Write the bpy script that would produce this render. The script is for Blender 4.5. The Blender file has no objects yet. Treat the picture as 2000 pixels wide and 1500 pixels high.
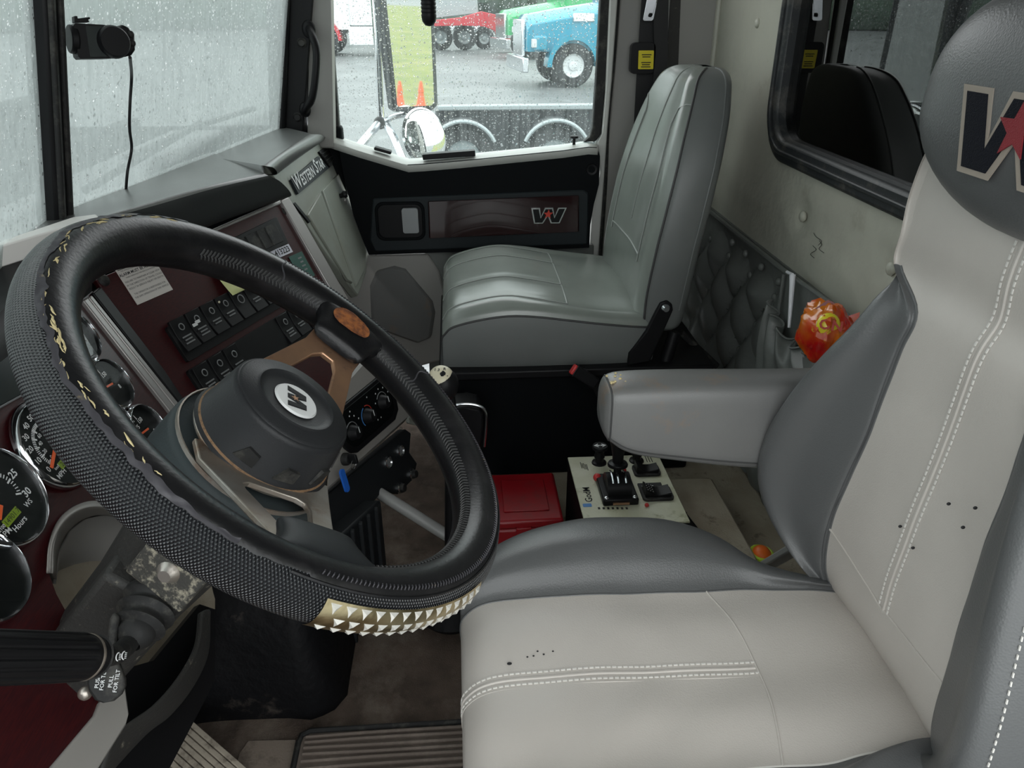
import bpy, bmesh, math, random
import numpy as np
from mathutils import Vector, Matrix, noise
from mathutils.geometry import tessellate_polygon
random.seed(7)
scene = bpy.context.scene
# ------------------------------------------------------------------ camera
FPX = 1500.0; PITCH = math.radians(26.3); AZ = math.radians(4.1)
CAM = Vector((0, 0, 1.12))
FW = Vector((math.cos(PITCH)*math.cos(AZ), -math.cos(PITCH)*math.sin(AZ), -math.sin(PITCH)))
RT = Vector((-math.sin(AZ), -math.cos(AZ), 0)); UP = RT.cross(FW)
cd = bpy.data.cameras.new('camera'); cam = bpy.data.objects.new('camera', cd); scene.collection.objects.link(cam)
cam.matrix_world = Matrix(((RT.x, UP.x, -FW.x, CAM.x), (RT.y, UP.y, -FW.y, CAM.y), (RT.z, UP.z, -FW.z, CAM.z), (0, 0, 0, 1)))
cd.sensor_fit = 'HORIZONTAL'; cd.sensor_width = 36.0; cd.lens = 36.0*FPX/2000.0; cd.clip_start = 0.02; cd.clip_end = 400
scene.camera = cam
# ------------------------------------------------------------------ sky and exposure (overcast, light comes through glass and the open driver's door)
world = bpy.data.worlds.new('overcast'); scene.world = world; world.use_nodes = True
wn = world.node_tree.nodes; wl = world.node_tree.links
bg = wn['Background']
tc = wn.new('ShaderNodeTexCoord'); sp = wn.new('ShaderNodeSeparateXYZ'); cr = wn.new('ShaderNodeValToRGB')
cr.color_ramp.elements[0].position = 0.0; cr.color_ramp.elements[0].color = (0.72, 0.76, 0.77, 1)
cr.color_ramp.elements[1].position = 0.7; cr.color_ramp.elements[1].color = (0.97, 1.0, 1.0, 1)
wl.new(tc.outputs['Generated'], sp.inputs[0]); wl.new(sp.outputs['Z'], cr.inputs[0]); wl.new(cr.outputs[0], bg.inputs[0])
bg.inputs[1].default_value = 2.3
scene.view_settings.view_transform = 'Standard'; scene.view_settings.look = 'None'
scene.view_settings.gamma = 1.0; scene.view_settings.use_curve_mapping = False
scene.view_settings.exposure = 0.5
# ------------------------------------------------------------------ helpers: layout points on real planes
def ray(u, v): return FW + RT*((u-1000)/FPX) + UP*((750-v)/FPX)
def PP(u, v, p0, n):
    d = ray(u, v); n = Vector(n); return CAM + d*((Vector(p0)-CAM).dot(n)/d.dot(n))
def PX(u, v, x): return PP(u, v, (x, 0, 0), (1, 0, 0))
def PY(u, v, y): return PP(u, v, (0, y, 0), (0, 1, 0))
def PZ(u, v, z): return PP(u, v, (0, 0, z), (0, 0, 1))
def V(*a): return Vector(a)
def frame_from(n, upish=(0, 0, 1)):
    n = Vector(n).normalized(); ex = Vector(upish).cross(n)
    if ex.length < 1e-5: ex = Vector((1, 0, 0))
    ex.normalize(); return ex, n.cross(ex), n
# ------------------------------------------------------------------ mesh builder
class MB:
    def __init__(s): s.v = []; s.f = []; s.uv = None
    def add(s, vs, fs):
        b = len(s.v); s.v += [Vector(p) for p in vs]; s.f += [tuple(b+i for i in f) for f in fs]; return s
    def box(s, c, size, ax=None):
        c = Vector(c); ex, ey, ez = ax if ax else (V(1, 0, 0), V(0, 1, 0), V(0, 0, 1))
        a, b, d = size[0]/2, size[1]/2, size[2]/2
        vs = [c+ex*i*a+ey*j*b+ez*k*d for i in (-1, 1) for j in (-1, 1) for k in (-1, 1)]
        return s.add(vs, [(0, 1, 3, 2), (4, 6, 7, 5), (0, 4, 5, 1), (2, 3, 7, 6), (0, 2, 6, 4), (1, 5, 7, 3)])
    def prism(s, pts, d):
        """planar outline extruded by vector d"""
        pts = [Vector(p) for p in pts]; d = Vector(d); n = len(pts)
        tri = tessellate_polygon([pts]); fs = []
        nn = Vector((0, 0, 0))
        for i in range(n): nn += (pts[i]-pts[0]).cross(pts[(i+1) % n]-pts[0])
        flip = nn.dot(d) > 0
        for t in tri:
            a, b, c = t; q = (pts[b]-pts[a]).cross(pts[c]-pts[a])
            if q.dot(nn) < 0: a, b, c = a, c, b
            if flip: fs.append((a, c, b)); fs.append((a+n, b+n, c+n))
            else: fs.append((a, b, c)); fs.append((a+n, c+n, b+n))
        for i in range(n):
            j = (i+1) % n
            fs.append((i, j, j+n, i+n) if flip else (j, i, i+n, j+n))
        return s.add(pts+[p+d for p in pts], fs)
    def lathe(s, prof, o, axis, n=32, ref=(0, 0, 1)):
        ex, ey, ez = frame_from(axis, ref if abs(Vector(axis).normalized().dot(Vector(ref))) < .95 else (1, 0, 0)); o = Vector(o); vs = []; fs = []
        for r, h in prof:
            for i in range(n):
                a = 2*math.pi*i/n; vs.append(o+ex*r*math.cos(a)+ey*r*math.sin(a)+ez*h)
        for k in range(len(prof)-1):
            for i in range(n):
                j = (i+1) % n; fs.append((k*n+i, k*n+j, (k+1)*n+j, (k+1)*n+i))
        return s.add(vs, fs)
    def cyl(s, a, b, r, r2=None, n=20):
        a = Vector(a); b = Vector(b); L = (b-a).length; r2 = r if r2 is None else r2
        return s.lathe([(0.0001, 0), (r, 0), (r2, L), (0.0001, L)], a, b-a, n)
    def tube(s, pts, r, n=8, cap=True, closed=False, flat=1.0, nrm=None):
        pts = [Vector(p) for p in pts]; N = len(pts); rs = r if isinstance(r, (list, tuple)) else [r]*N
        vs = []; prev = None
        for i, p in enumerate(pts):
            if closed: t = pts[(i+1) % N]-pts[i-1]
            else: t = pts[min(i+1, N-1)]-pts[max(i-1, 0)]
            t.normalize()
            if nrm is not None: a = Vector(nrm).cross(t)
            else: a = (prev if prev else (V(0, 0, 1) if abs(t.z) < .9 else V(1, 0, 0))); a = a-t*a.dot(t)
            if a.length < 1e-6: a = V(1, 0, 0)-t*t.x
            a.normalize(); prev = a; b = t.cross(a)
            for k in range(n):
                w = 2*math.pi*k/n; vs.append(p+a*rs[i]*math.cos(w)+b*rs[i]*flat*math.sin(w))
        fs = []
        for i in range(N if closed else N-1):
            for k in range(n):
                i2 = (i+1) % N; k2 = (k+1) % n; fs.append((i*n+k, i*n+k2, i2*n+k2, i2*n+k))
        if cap and not closed: fs += [tuple(range(n))[::-1], tuple((N-1)*n+k for k in range(n))]
        return s.add(vs, fs)
    def grid(s, rows, flip=False):
        R = len(rows); Cn = len(rows[0]); fs = []
        for i in range(R-1):
            for j in range(Cn-1):
                q = (i*Cn+j, i*Cn+j+1, (i+1)*Cn+j+1, (i+1)*Cn+j); fs.append(q[::-1] if flip else q)
        return s.add([p for r in rows for p in r], fs)
    def ball(s, c, r, n=14, ax=None, e=1.0, e2=None):
        """(super)ellipsoid with radii r"""
        c = Vector(c); r = (r, r, r) if not isinstance(r, (tuple, list)) else r; ex, ey, ez = ax if ax else (V(1, 0, 0), V(0, 1, 0), V(0, 0, 1)); e2 = e if e2 is None else e2
        sg = lambda x, p: math.copysign(abs(x)**p, x); rows = []
        for i in range(n+1):
            ph = -math.pi/2+math.pi*i/n; row = []
            for j in range(2*n+1):
                th = 2*math.pi*j/(2*n)
                row.append(c+ex*r[0]*sg(math.cos(ph), e)*sg(math.cos(th), e2)+ey*r[1]*sg(math.cos(ph), e)*sg(math.sin(th), e2)+ez*r[2]*sg(math.sin(ph), e))
            rows.append(row)
        return s.grid(rows)
    def build(s, name, m, parent=None, smooth=35, bevel=0, sub=0, solid=0, kind=None, weld=True, at=None, seg=2):
        me = bpy.data.meshes.new(name)
        if parent is None and at is None and s.v:
            xs = [p.x for p in s.v]; ys = [p.y for p in s.v]; zs = [p.z for p in s.v]
            at = Vector(((min(xs)+max(xs))/2, (min(ys)+max(ys))/2, min(zs)))
        base = Vector(at) if (parent is None and at is not None) else worldloc(parent)
        me.from_pydata([tuple(p-base) for p in s.v], [], s.f)
        if s.uv:
            l = me.uv_layers.new(name='UVMap')
            for poly in me.polygons:
                for li in poly.loop_indices: l.data[li].uv = s.uv[me.loops[li].vertex_index]
        elif weld:
            bm = bmesh.new(); bm.from_mesh(me); bmesh.ops.remove_doubles(bm, verts=bm.verts, dist=1e-6)
            bmesh.ops.recalc_face_normals(bm, faces=bm.faces); bm.to_mesh(me); bm.free()
        me.materials.append(M[m] if isinstance(m, str) else m)
        if smooth:
            me.polygons.foreach_set('use_smooth', [True]*len(me.polygons)); me.set_sharp_from_angle(angle=math.radians(smooth))
        o = bpy.data.objects.new(name, me); scene.collection.objects.link(o)
        if parent is not None: o.parent = parent
        else: o.location = base
        if bevel:
            b = o.modifiers.new('bevel', 'BEVEL'); b.width = bevel; b.segments = seg; b.limit_method = 'ANGLE'; b.angle_limit = math.radians(40)
            b.harden_normals = False
        if solid:
            b = o.modifiers.new('solid', 'SOLIDIFY'); b.thickness = solid; b.offset = -1
        if sub:
            b = o.modifiers.new('sub', 'SUBSURF'); b.levels = sub; b.render_levels = sub
        if kind: o['kind'] = kind
        return o
def worldloc(o):
    w = Vector((0, 0, 0))
    while o is not None: w += o.location; o = o.parent
    return w
def thing(name, label, cat, loc, group=None, kind=None):
    o = bpy.data.objects.new(name, None); scene.collection.objects.link(o); o.location = loc; o.empty_display_size = .05
    if kind: o['kind'] = kind
    if label: o['label'] = label
    if cat: o['category'] = cat
    if group: o['group'] = group
    return o
def tag(o, label, cat, group=None):
    o['label'] = label; o['category'] = cat
    if group: o['group'] = group
    return o
def lab(o, label): o['label'] = label; return o
def crspline(P, n):
    """Catmull-Rom through rows of P (k,...) -> n samples per span, knots kept"""
    P = np.asarray(P, float); K = len(P); E_ = np.concatenate([[2*P[0]-P[1]], P, [2*P[-1]-P[-2]]]); out = []
    for i in range(K-1):
        p0, p1, p2, p3 = E_[i], E_[i+1], E_[i+2], E_[i+3]
        for j in range(n):
            t = j/n; out.append(.5*((2*p1)+(p2-p0)*t+(2*p0-5*p1+4*p2-p3)*t*t+(3*p1-p0-3*p2+p3)*t**3))
    out.append(P[-1]); return np.array(out)
def net(ctrl, nr, nc):
    a = crspline(np.asarray(ctrl, float), nr); b = crspline(np.swapaxes(a, 0, 1), nc); return np.swapaxes(b, 0, 1)
def sub(g, r0, r1, c0, c1): return [[Vector(p) for p in row[c0:c1+1]] for row in g[r0:r1+1]]
def curve(pts, n=6): return [Vector(p) for p in crspline([tuple(p) for p in pts], n)]
def rrect(o, ex, ey, w, h, r, n=5):
    o = Vector(o); out = []
    for cx, cy, a0 in ((w/2-r, h/2-r, 0), (-w/2+r, h/2-r, 90), (-w/2+r, -h/2+r, 180), (w/2-r, -h/2+r, 270)):
        for i in range(n+1):
            a = math.radians(a0+90*i/n); out.append(o+ex*(cx+r*math.cos(a))+ey*(cy+r*math.sin(a)))
    return out
def ring(mb, outer, inner, d):
    """frame between two outlines with the same point count, extruded by d"""
    d = Vector(d); n = len(outer); vs = list(outer)+list(inner)+[p+d for p in outer]+[p+d for p in inner]; fs = []
    for i in range(n):
        j = (i+1) % n
        fs += [(i, j, n+j, n+i), (2*n+i, 3*n+i, 3*n+j, 2*n+j), (i, 2*n+i, 2*n+j, j), (n+i, n+j, 3*n+j, 3*n+i)]
    return mb.add(vs, fs)
def text(mb, s, o, ex, ey, size, depth=.0004, align='CENTER', bold=0.0):
    c = bpy.data.curves.new('t', 'FONT'); c.body = s; c.size = size; c.align_x = align; c.align_y = 'CENTER'; c.offset = bold*size; c.resolution_u = 2
    t = bpy.data.objects.new('t', c); scene.collection.objects.link(t)
    dg = bpy.context.evaluated_depsgraph_get(); me = bpy.data.meshes.new_from_object(t.evaluated_get(dg))
    n = Vector(ex).cross(Vector(ey)).normalized(); o = Vector(o)
    mb.add([o+Vector(ex)*p.co.x+Vector(ey)*p.co.y+n*depth for p in me.vertices], [tuple(p.vertices) for p in me.polygons])
    bpy.data.objects.remove(t); bpy.data.curves.remove(c); bpy.data.meshes.remove(me); return mb
# ------------------------------------------------------------------ materials
M = {}
def mat(name, col, rough=.5, metal=0, bump=0, bscale=200, var=0, vscale=8, col2=None, spec=.5, coat=0, coatr=.1, btype='noise', dirt=None, dscale=5, dlo=.5, dhi=.7, emit=0, stretch=None, bdist=.002):
    m = bpy.data.materials.new(name); m.use_nodes = True; nt = m.node_tree; n = nt.nodes; l = nt.links; b = n['Principled BSDF']; M[name] = m
    b.inputs['Base Color'].default_value = (*col, 1); b.inputs['Roughness'].default_value = rough; b.inputs['Metallic'].default_value = metal
    b.inputs['Specular IOR Level'].default_value = spec; b.inputs['Coat Weight'].default_value = coat; b.inputs['Coat Roughness'].default_value = coatr
    g = n.new('ShaderNodeNewGeometry'); src = g.outputs['Position']
    if stretch:
        mp = n.new('ShaderNodeMapping'); mp.inputs['Scale'].default_value = stretch; l.new(src, mp.inputs[0]); src = mp.outputs[0]
    cur = None
    if var or col2:
        t = n.new('ShaderNodeTexNoise'); t.inputs['Scale'].default_value = vscale; t.inputs['Detail'].default_value = 6; l.new(src, t.inputs['Vector'])
        mx = n.new('ShaderNodeMix'); mx.data_type = 'RGBA'; rp = n.new('ShaderNodeMapRange'); rp.inputs[1].default_value = .35; rp.inputs[2].default_value = .65
        l.new(t.outputs[0], rp.inputs[0]); l.new(rp.outputs[0], mx.inputs[0])
        c2 = col2 if col2 else tuple(x*(1-var) for x in col)
        mx.inputs[6].default_value = (*col, 1); mx.inputs[7].default_value = (*c2, 1); cur = mx.outputs[2]
    if dirt:
        t = n.new('ShaderNodeTexNoise'); t.inputs['Scale'].default_value = dscale; t.inputs['Detail'].default_value = 8; t.inputs['Roughness'].default_value = .7; l.new(g.outputs['Position'], t.inputs['Vector'])
        rp = n.new('ShaderNodeMapRange'); rp.inputs[1].default_value = dlo; rp.inputs[2].default_value = dhi; l.new(t.outputs[0], rp.inputs[0])
        mx = n.new('ShaderNodeMix'); mx.data_type = 'RGBA'; l.new(rp.outputs[0], mx.inputs[0]); mx.inputs[7].default_value = (*dirt, 1)
        if cur: l.new(cur, mx.inputs[6])
        else: mx.inputs[6].default_value = (*col, 1)
        cur = mx.outputs[2]
    if cur: l.new(cur, b.inputs['Base Color'])
    if bump:
        if btype == 'leather':
            t = n.new('ShaderNodeTexVoronoi'); t.inputs['Scale'].default_value = bscale; t.feature = 'SMOOTH_F1' if False else 'F1'; out = t.outputs['Distance']
        elif btype == 'weave':
            t = n.new('ShaderNodeTexWave'); t.inputs['Scale'].default_value = bscale; out = t.outputs['Fac']
        else:
            t = n.new('ShaderNodeTexNoise'); t.inputs['Scale'].default_value = bscale; t.inputs['Detail'].default_value = 3; out = t.outputs[0]
        l.new(src if stretch else g.outputs['Position'], t.inputs['Vector'])
        bp = n.new('ShaderNodeBump'); bp.inputs['Strength'].default_value = bump; bp.inputs['Distance'].default_value = bdist; l.new(out, bp.inputs['Height']); l.new(bp.outputs[0], b.inputs['Normal'])
    if emit:
        b.inputs['Emission Color'].default_value = (*col, 1); b.inputs['Emission Strength'].default_value = emit
    return m
mat('light_vinyl', (.555, .518, .478), .42, bump=.25, bscale=520, btype='leather', var=.08, vscale=7, bdist=.0006)
mat('grey_vinyl', (.112, .115, .116), .38, bump=.3, bscale=520, btype='leather', var=.06, vscale=9, bdist=.0006)
mat('arm_vinyl', (.17, .17, .165), .36, bump=.2, bscale=600, btype='leather', col2=(.15, .15, .148), vscale=6, dirt=(.23, .16, .11), dscale=9, dlo=.58, dhi=.75, bdist=.0005)
mat('seat_vinyl', (.25, .275, .25), .25, spec=.8, bump=.12, bscale=350, var=.12, vscale=10, bdist=.0006)
mat('seat_vinyl_side', (.17, .18, .175), .42, bump=.15, bscale=350, var=.1, vscale=8, bdist=.0006)
mat('stitch_light', (.72, .7, .66), .6)
mat('stitch_dark', (.05, .05, .05), .6)
mat('piping', (.3, .32, .3), .35)
mat('black_plastic', (.009, .009, .010), .42, spec=.22, bump=.15, bscale=900, bdist=.0004)
mat('dark_plastic', (.016, .018, .02), .5, spec=.25, bump=.2, bscale=700, bdist=.0004)
mat('door_black', (.004, .005, .006), .6, spec=.10, bump=.15, bscale=600, bdist=.0004)
mat('door_frame_grey', (.02, .025, .028), .5, spec=.2)
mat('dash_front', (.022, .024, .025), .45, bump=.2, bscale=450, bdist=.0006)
mat('dash_pad', (.16, .165, .16), .33, spec=1.0, bump=.2, bscale=450, var=.3, vscale=6, bdist=.0006, dirt=(.12, .12, .11), dscale=4, dlo=.5, dhi=.8)  # paler than dash_front: windshield sheen and settled dust put into the colour
mat('hub_plastic', (.022, .023, .025), .45, spec=.3, bump=.35, bscale=600, bdist=.0006)
mat('shroud_grey', (.035, .045, .048), .5, spec=.3, bump=.35, bscale=500, bdist=.0006)
mat('column_dirty', (.03, .029, .027), .65, bump=.4, bscale=300, dirt=(.22, .2, .16), dscale=90, dlo=.6, dhi=.72)
mat('bracket_dusty', (.05, .048, .043), .7, bump=.5, bscale=300, dirt=(.34, .31, .24), dscale=120, dlo=.5, dhi=.62)
mat('rubber', (.02, .02, .02), .6, spec=.3, bump=.2, bscale=200, dirt=(.12, .115, .1), dscale=30, dlo=.5, dhi=.8)
mat('wood', (.05, .006, .007), .4, col2=(.028, .004, .006), vscale=60, stretch=(1, 6, 14), coat=.25, coatr=.15, bump=.15, bscale=300, bdist=.0004, spec=.3)
mat('wood_door', (.022, .006, .007), .15, spec=.3, col2=(.02, .006, .007), vscale=40, stretch=(4, 1, 10), coat=.6, coatr=.05)
mat('beige_plastic', (.3, .285, .265), .5, bump=.15, bscale=500, bdist=.0005)
mat('beige_grey', (.31, .33, .29), .42, col2=(.27, .28, .235), vscale=9, dirt=(.22, .19, .12), dscale=7, dlo=.58, dhi=.8)
mat('white_board', (.85, .82, .79), .45)
mat('cream_metal', (.6, .6, .57), .35)
mat('silver_trim', (.36, .34, .33), .35, metal=.5, spec=.5)
mat('chrome', (.85, .86, .88), .08, metal=1)
mat('chrome_soft', (.75, .77, .8), .22, metal=1)
mat('steel', (.55, .52, .48), .36, metal=.8, col2=(.42, .36, .3), vscale=25, bump=.1, bscale=400, dirt=(.3, .17, .1), dscale=20, dlo=.55, dhi=.75)
mat('copper', (.62, .36, .22), .35, metal=.8, col2=(.5, .3, .2), vscale=30, dirt=(.3, .2, .15), dscale=50, dlo=.58, dhi=.75)
mat('gold', (.72, .6, .36), .28, metal=1, bump=.3, bscale=120, col2=(.35, .28, .15), vscale=60, bdist=.001)
mat('stud', (.88, .86, .8), .25, metal=.45)
mat('floor_lining', (.22, .18, .145), .9, bump=.6, bscale=200, dirt=(.12, .095, .075), dscale=30)
mat('leather_black', (.008, .008, .009), .33, spec=.4, bump=.3, bscale=260, bdist=.0007, dirt=(.03, .028, .03), dscale=14, dlo=.5, dhi=.8)
mat('leather_torn', (.05, .048, .055), .5, bump=.5, bscale=150, bdist=.0008, dirt=(.25, .2, .12), dscale=70, dlo=.6, dhi=.75)
mat('foam', (.6, .5, .27), .85, bump=.6, bscale=400)
mat('rust', (.25, .15, .08), .8, bump=.5, bscale=500, dirt=(.08, .05, .03), dscale=120)
mat('worn_patch', (.38, .12, .025), .7, bump=.9, bscale=700, col2=(.12, .035, .012), vscale=160, dirt=(.6, .25, .08), dscale=220, dlo=.6, dhi=.75, bdist=.001)
mat('wall_vinyl', (.52, .515, .435), .4, bump=.7, bscale=34, col2=(.46, .455, .385), vscale=5, bdist=.004, dirt=(.27, .25, .19), dscale=6, dlo=.6, dhi=.85)
mat('pillar_vinyl', (.33, .32, .3), .5, bump=.15, bscale=300, bdist=.0006)
mat('quilt', (.165, .175, .165), .34, bump=.35, bscale=45, var=.2, vscale=6, bdist=.004)
mat('window_rubber', (.025, .028, .03), .42, spec=.4, bump=.3, bscale=60, dirt=(.16, .15, .13), dscale=12, dlo=.5, dhi=.75)
mat('belt', (.008, .008, .009), .6, bump=.4, bscale=400, bdist=.0005)
mat('yellow', (.75, .62, .02), .5)
mat('red_plastic', (.30, .006, .012), .35, dirt=(.2, .03, .03), dscale=12)
mat('red_button', (.6, .04, .04), .35)
mat('carpet', (.125, .095, .077), .95, spec=.1, bump=.8, bscale=350, col2=(.07, .054, .044), vscale=14, dirt=(.2, .165, .135), dscale=9, dlo=.5, dhi=.75, bdist=.003)
mat('carpet_tan', (.42, .37, .29), .95, bump=.5, bscale=300, col2=(.33, .28, .21), vscale=14, dirt=(.1, .08, .06), dscale=20, dlo=.6, dhi=.75)
mat('mat_rubber', (.15, .12, .10), .8, bump=.3, bscale=300, dirt=(.22, .18, .15), dscale=14)
mat('black_rubber_mat', (.006, .006, .007), .6, spec=.15, bump=.6, bscale=60, dirt=(.12, .1, .085), dscale=9, dlo=.6, dhi=.85, bdist=.004)
mat('pedal_metal', (.42, .37, .3), .6, metal=.3, bump=.4, bscale=200, dirt=(.12, .1, .08), dscale=40)
mat('gauge_face', (.004, .005, .005), .5, spec=.1)
mat('screen', (.02, .026, .027), .15)
mat('white_print', (.75, .76, .76), .5)
mat('grey_print', (.2, .205, .21), .5)
mat('handle_silver', (.62, .64, .66), .25, metal=.45)
mat('needle', (.85, .12, .02), .4)
mat('lcd', (.22, .33, .015), .3)
mat('lcd_digit', (.01, .02, .005), .5)
mat('paper', (.66, .62, .58), .7, dirt=(.45, .4, .3), dscale=40, dlo=.62, dhi=.75)
mat('paper_white', (.72, .72, .8), .6)
mat('ink', (.01, .01, .012), .6)
mat('pencil', (.3, .3, .2), .6)
mat('sticky', (.68, .7, .33), .7)
mat('green_label', (.02, .09, .07), .5)
mat('blue_tag', (.02, .14, .6), .25)
mat('blue_print', (.05, .2, .5), .5)
mat('red_print', (.6, .05, .03), .5)
mat('panel_paint', (.62, .62, .5), .5, col2=(.5, .5, .36), vscale=16, dirt=(.16, .16, .06), dscale=22, dlo=.55, dhi=.75, bump=.2, bscale=200)
mat('ivory', (.75, .68, .5), .3)
mat('white_pen', (.8, .8, .84), .3)
mat('chips_bag', (.62, .012, .012), .22, col2=(.72, .2, .01), vscale=22, dirt=(.85, .62, .05), dscale=34, dlo=.6, dhi=.66, coat=.5)
mat('chips_yellow', (.95, .8, .04), .3, coat=.4)
mat('orange_plastic', (.85, .16, .02), .4)
mat('lime_plastic', (.5, .7, .05), .4)
mat('star_red', (.24, .012, .02), .6, bump=.4, bscale=900)
mat('logo_navy', (.006, .007, .012), .7, spec=.15, bump=.4, bscale=900)
mat('logo_edge', (.35, .3, .25), .6)
mat('pipe_grey', (.3, .3, .29), .4)
# outside
mat('asphalt', (.165, .173, .173), .5, col2=(.115, .123, .125), vscale=.35, bump=.2, bscale=10, dirt=(.27, .285, .285), dscale=1.2, dlo=.55, dhi=.75, spec=.6)
mat('grass', (.26, .27, .09), .9, col2=(.17, .21, .07), vscale=1.5, dirt=(.33, .3, .14), dscale=.8)
mat('tyre', (.02, .021, .022), .8, bump=.5, bscale=8, bdist=.02)
mat('rim_white', (.62, .64, .65), .4)
mat('rim_grey', (.36, .4, .41), .35, metal=.4)
mat('paint_blue', (.01, .26, .38), .22, coat=.6)
mat('paint_green', (.03, .38, .12), .25, coat=.6)
mat('paint_red', (.55, .015, .03), .25, coat=.6)
mat('paint_white', (.8, .83, .83), .25, coat=.5)
mat('paint_black', (.02, .023, .026), .35)
mat('truck_glass', (.05, .08, .09), .06)
mat('cone_orange', (.85, .13, .04), .5)
mat('tree_dark', (.09, .13, .1), .9, bump=1, bscale=3, col2=(.05, .08, .05), vscale=2, bdist=.1)
def mirror_mat(name, tint):
    m = bpy.data.materials.new(name); m.use_nodes = True; b = m.node_tree.nodes['Principled BSDF']; b.inputs['Base Color'].default_value = (*tint, 1)
    b.inputs['Metallic'].default_value = 1; b.inputs['Roughness'].default_value = .02; M[name] = m
mirror_mat('mirror', (.86, .88, .86))
def knurl(name, col, rough, nu, nv, strength=.6, metal=0):
    """pressed diamond grain following the UVs of the tube"""
    m = bpy.data.materials.new(name); m.use_nodes = True; nt = m.node_tree; n = nt.nodes; l = nt.links; b = n['Principled BSDF']; M[name] = m
    b.inputs['Base Color'].default_value = (*col, 1); b.inputs['Roughness'].default_value = rough; b.inputs['Metallic'].default_value = metal; b.inputs['Specular IOR Level'].default_value = 1.0
    uv = n.new('ShaderNodeUVMap'); s = n.new('ShaderNodeSeparateXYZ'); l.new(uv.outputs[0], s.inputs[0]); outs = []
    def mth(op, a, bb):
        q = n.new('ShaderNodeMath'); q.operation = op
        for i, x in enumerate((a, bb)):
            if x is None: continue
            if isinstance(x, (int, float)): q.inputs[i].default_value = x
            else: l.new(x, q.inputs[i])
        return q.outputs[0]
    a = mth('MULTIPLY', s.outputs[0], nu*2*math.pi); c = mth('MULTIPLY', s.outputs[1], nv*2*math.pi)
    s1 = mth('SINE', mth('ADD', a, c), None); s2 = mth('SINE', mth('SUBTRACT', a, c), None)
    h = mth('ADD', mth('ABSOLUTE', s1, None), mth('ABSOLUTE', s2, None))
    bp = n.new('ShaderNodeBump'); bp.inputs['Strength'].default_value = strength; bp.inputs['Distance'].default_value = .0012
    l.new(h, bp.inputs['Height']); l.new(bp.outputs[0], b.inputs['Normal']); return m
knurl('knurl_cover', (.016, .017, .02), .27, 260, 15, 1.0)
def wet_glass(name, haze, drop_scale, drop_amt, streak, tint=(.93, .97, .96), fog=(.6, .65, .65)):
    """clear pane: rain drops (bumped refraction), runs and a thin fog film"""
    m = bpy.data.materials.new(name); m.use_nodes = True; nt = m.node_tree; n = nt.nodes; l = nt.links; M[name] = m
    for x in list(n): n.remove(x)
    out = n.new('ShaderNodeOutputMaterial'); tr = n.new('ShaderNodeBsdfTransparent'); tr.inputs[0].default_value = (*tint, 1)
    g = n.new('ShaderNodeNewGeometry')
    vo = n.new('ShaderNodeTexVoronoi'); vo.inputs['Scale'].default_value = drop_scale; l.new(g.outputs['Position'], vo.inputs['Vector'])
    vo2 = n.new('ShaderNodeTexVoronoi'); vo2.inputs['Scale'].default_value = drop_scale*.43; l.new(g.outputs['Position'], vo2.inputs['Vector'])
    def drops(v, amt):
        s = n.new('ShaderNodeSeparateColor'); l.new(v.outputs['Color'], s.inputs[0])
        r = n.new('ShaderNodeMath'); r.operation = 'MULTIPLY'; l.new(s.outputs[0], r.inputs[0]); r.inputs[1].default_value = amt
        c = n.new('ShaderNodeMath'); c.operation = 'LESS_THAN'; l.new(v.outputs['Distance'], c.inputs[0]); l.new(r.outputs[0], c.inputs[1]); return c.outputs[0]
    mx = n.new('ShaderNodeMath'); mx.operation = 'MAXIMUM'; l.new(drops(vo, drop_amt), mx.inputs[0]); l.new(drops(vo2, drop_amt*.8), mx.inputs[1])
    bp = n.new('ShaderNodeBump'); bp.inputs['Strength'].default_value = .8; bp.inputs['Distance'].default_value = .004; bp.invert = True; l.new(vo.outputs['Distance'], bp.inputs['Height'])
    rf = n.new('ShaderNodeBsdfRefraction'); rf.inputs['IOR'].default_value = 1.33; rf.inputs['Roughness'].default_value = .05; l.new(bp.outputs[0], rf.inputs['Normal'])
    gl = n.new('ShaderNodeBsdfGlossy'); gl.inputs['Roughness'].default_value = .1; l.new(bp.outputs[0], gl.inputs['Normal'])
    dm = n.new('ShaderNodeMixShader'); dm.inputs[0].default_value = .25; l.new(rf.outputs[0], dm.inputs[1]); l.new(gl.outputs[0], dm.inputs[2])
    s1 = tr
    # fog film with vertical runs
    mp = n.new('ShaderNodeMapping'); mp.inputs['Scale'].default_value = (1, 1, .04); l.new(g.outputs['Position'], mp.inputs[0])
    ns = n.new('ShaderNodeTexNoise'); ns.inputs['Scale'].default_value = 130; ns.inputs['Detail'].default_value = 2; l.new(mp.outputs[0], ns.inputs['Vector'])
    mr = n.new('ShaderNodeMapRange'); mr.inputs[1].default_value = .35; mr.inputs[2].default_value = .7; mr.inputs[3].default_value = max(0, haze-streak); mr.inputs[4].default_value = haze+streak; l.new(ns.outputs[0], mr.inputs[0])
    n2 = n.new('ShaderNodeTexNoise'); n2.inputs['Scale'].default_value = 7; n2.inputs['Detail'].default_value = 5; l.new(g.outputs['Position'], n2.inputs['Vector'])
    ml = n.new('ShaderNodeMath'); ml.operation = 'MULTIPLY_ADD'; l.new(n2.outputs[0], ml.inputs[0]); ml.inputs[1].default_value = .5*haze; l.new(mr.outputs[0], ml.inputs[2])
    tl = n.new('ShaderNodeBsdfTranslucent'); tl.inputs[0].default_value = (*fog, 1); df = n.new('ShaderNodeBsdfDiffuse'); df.inputs[0].default_value = (*fog, 1)
    fm = n.new('ShaderNodeMixShader'); fm.inputs[0].default_value = .25; l.new(tl.outputs[0], fm.inputs[1]); l.new(df.outputs[0], fm.inputs[2])
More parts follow.
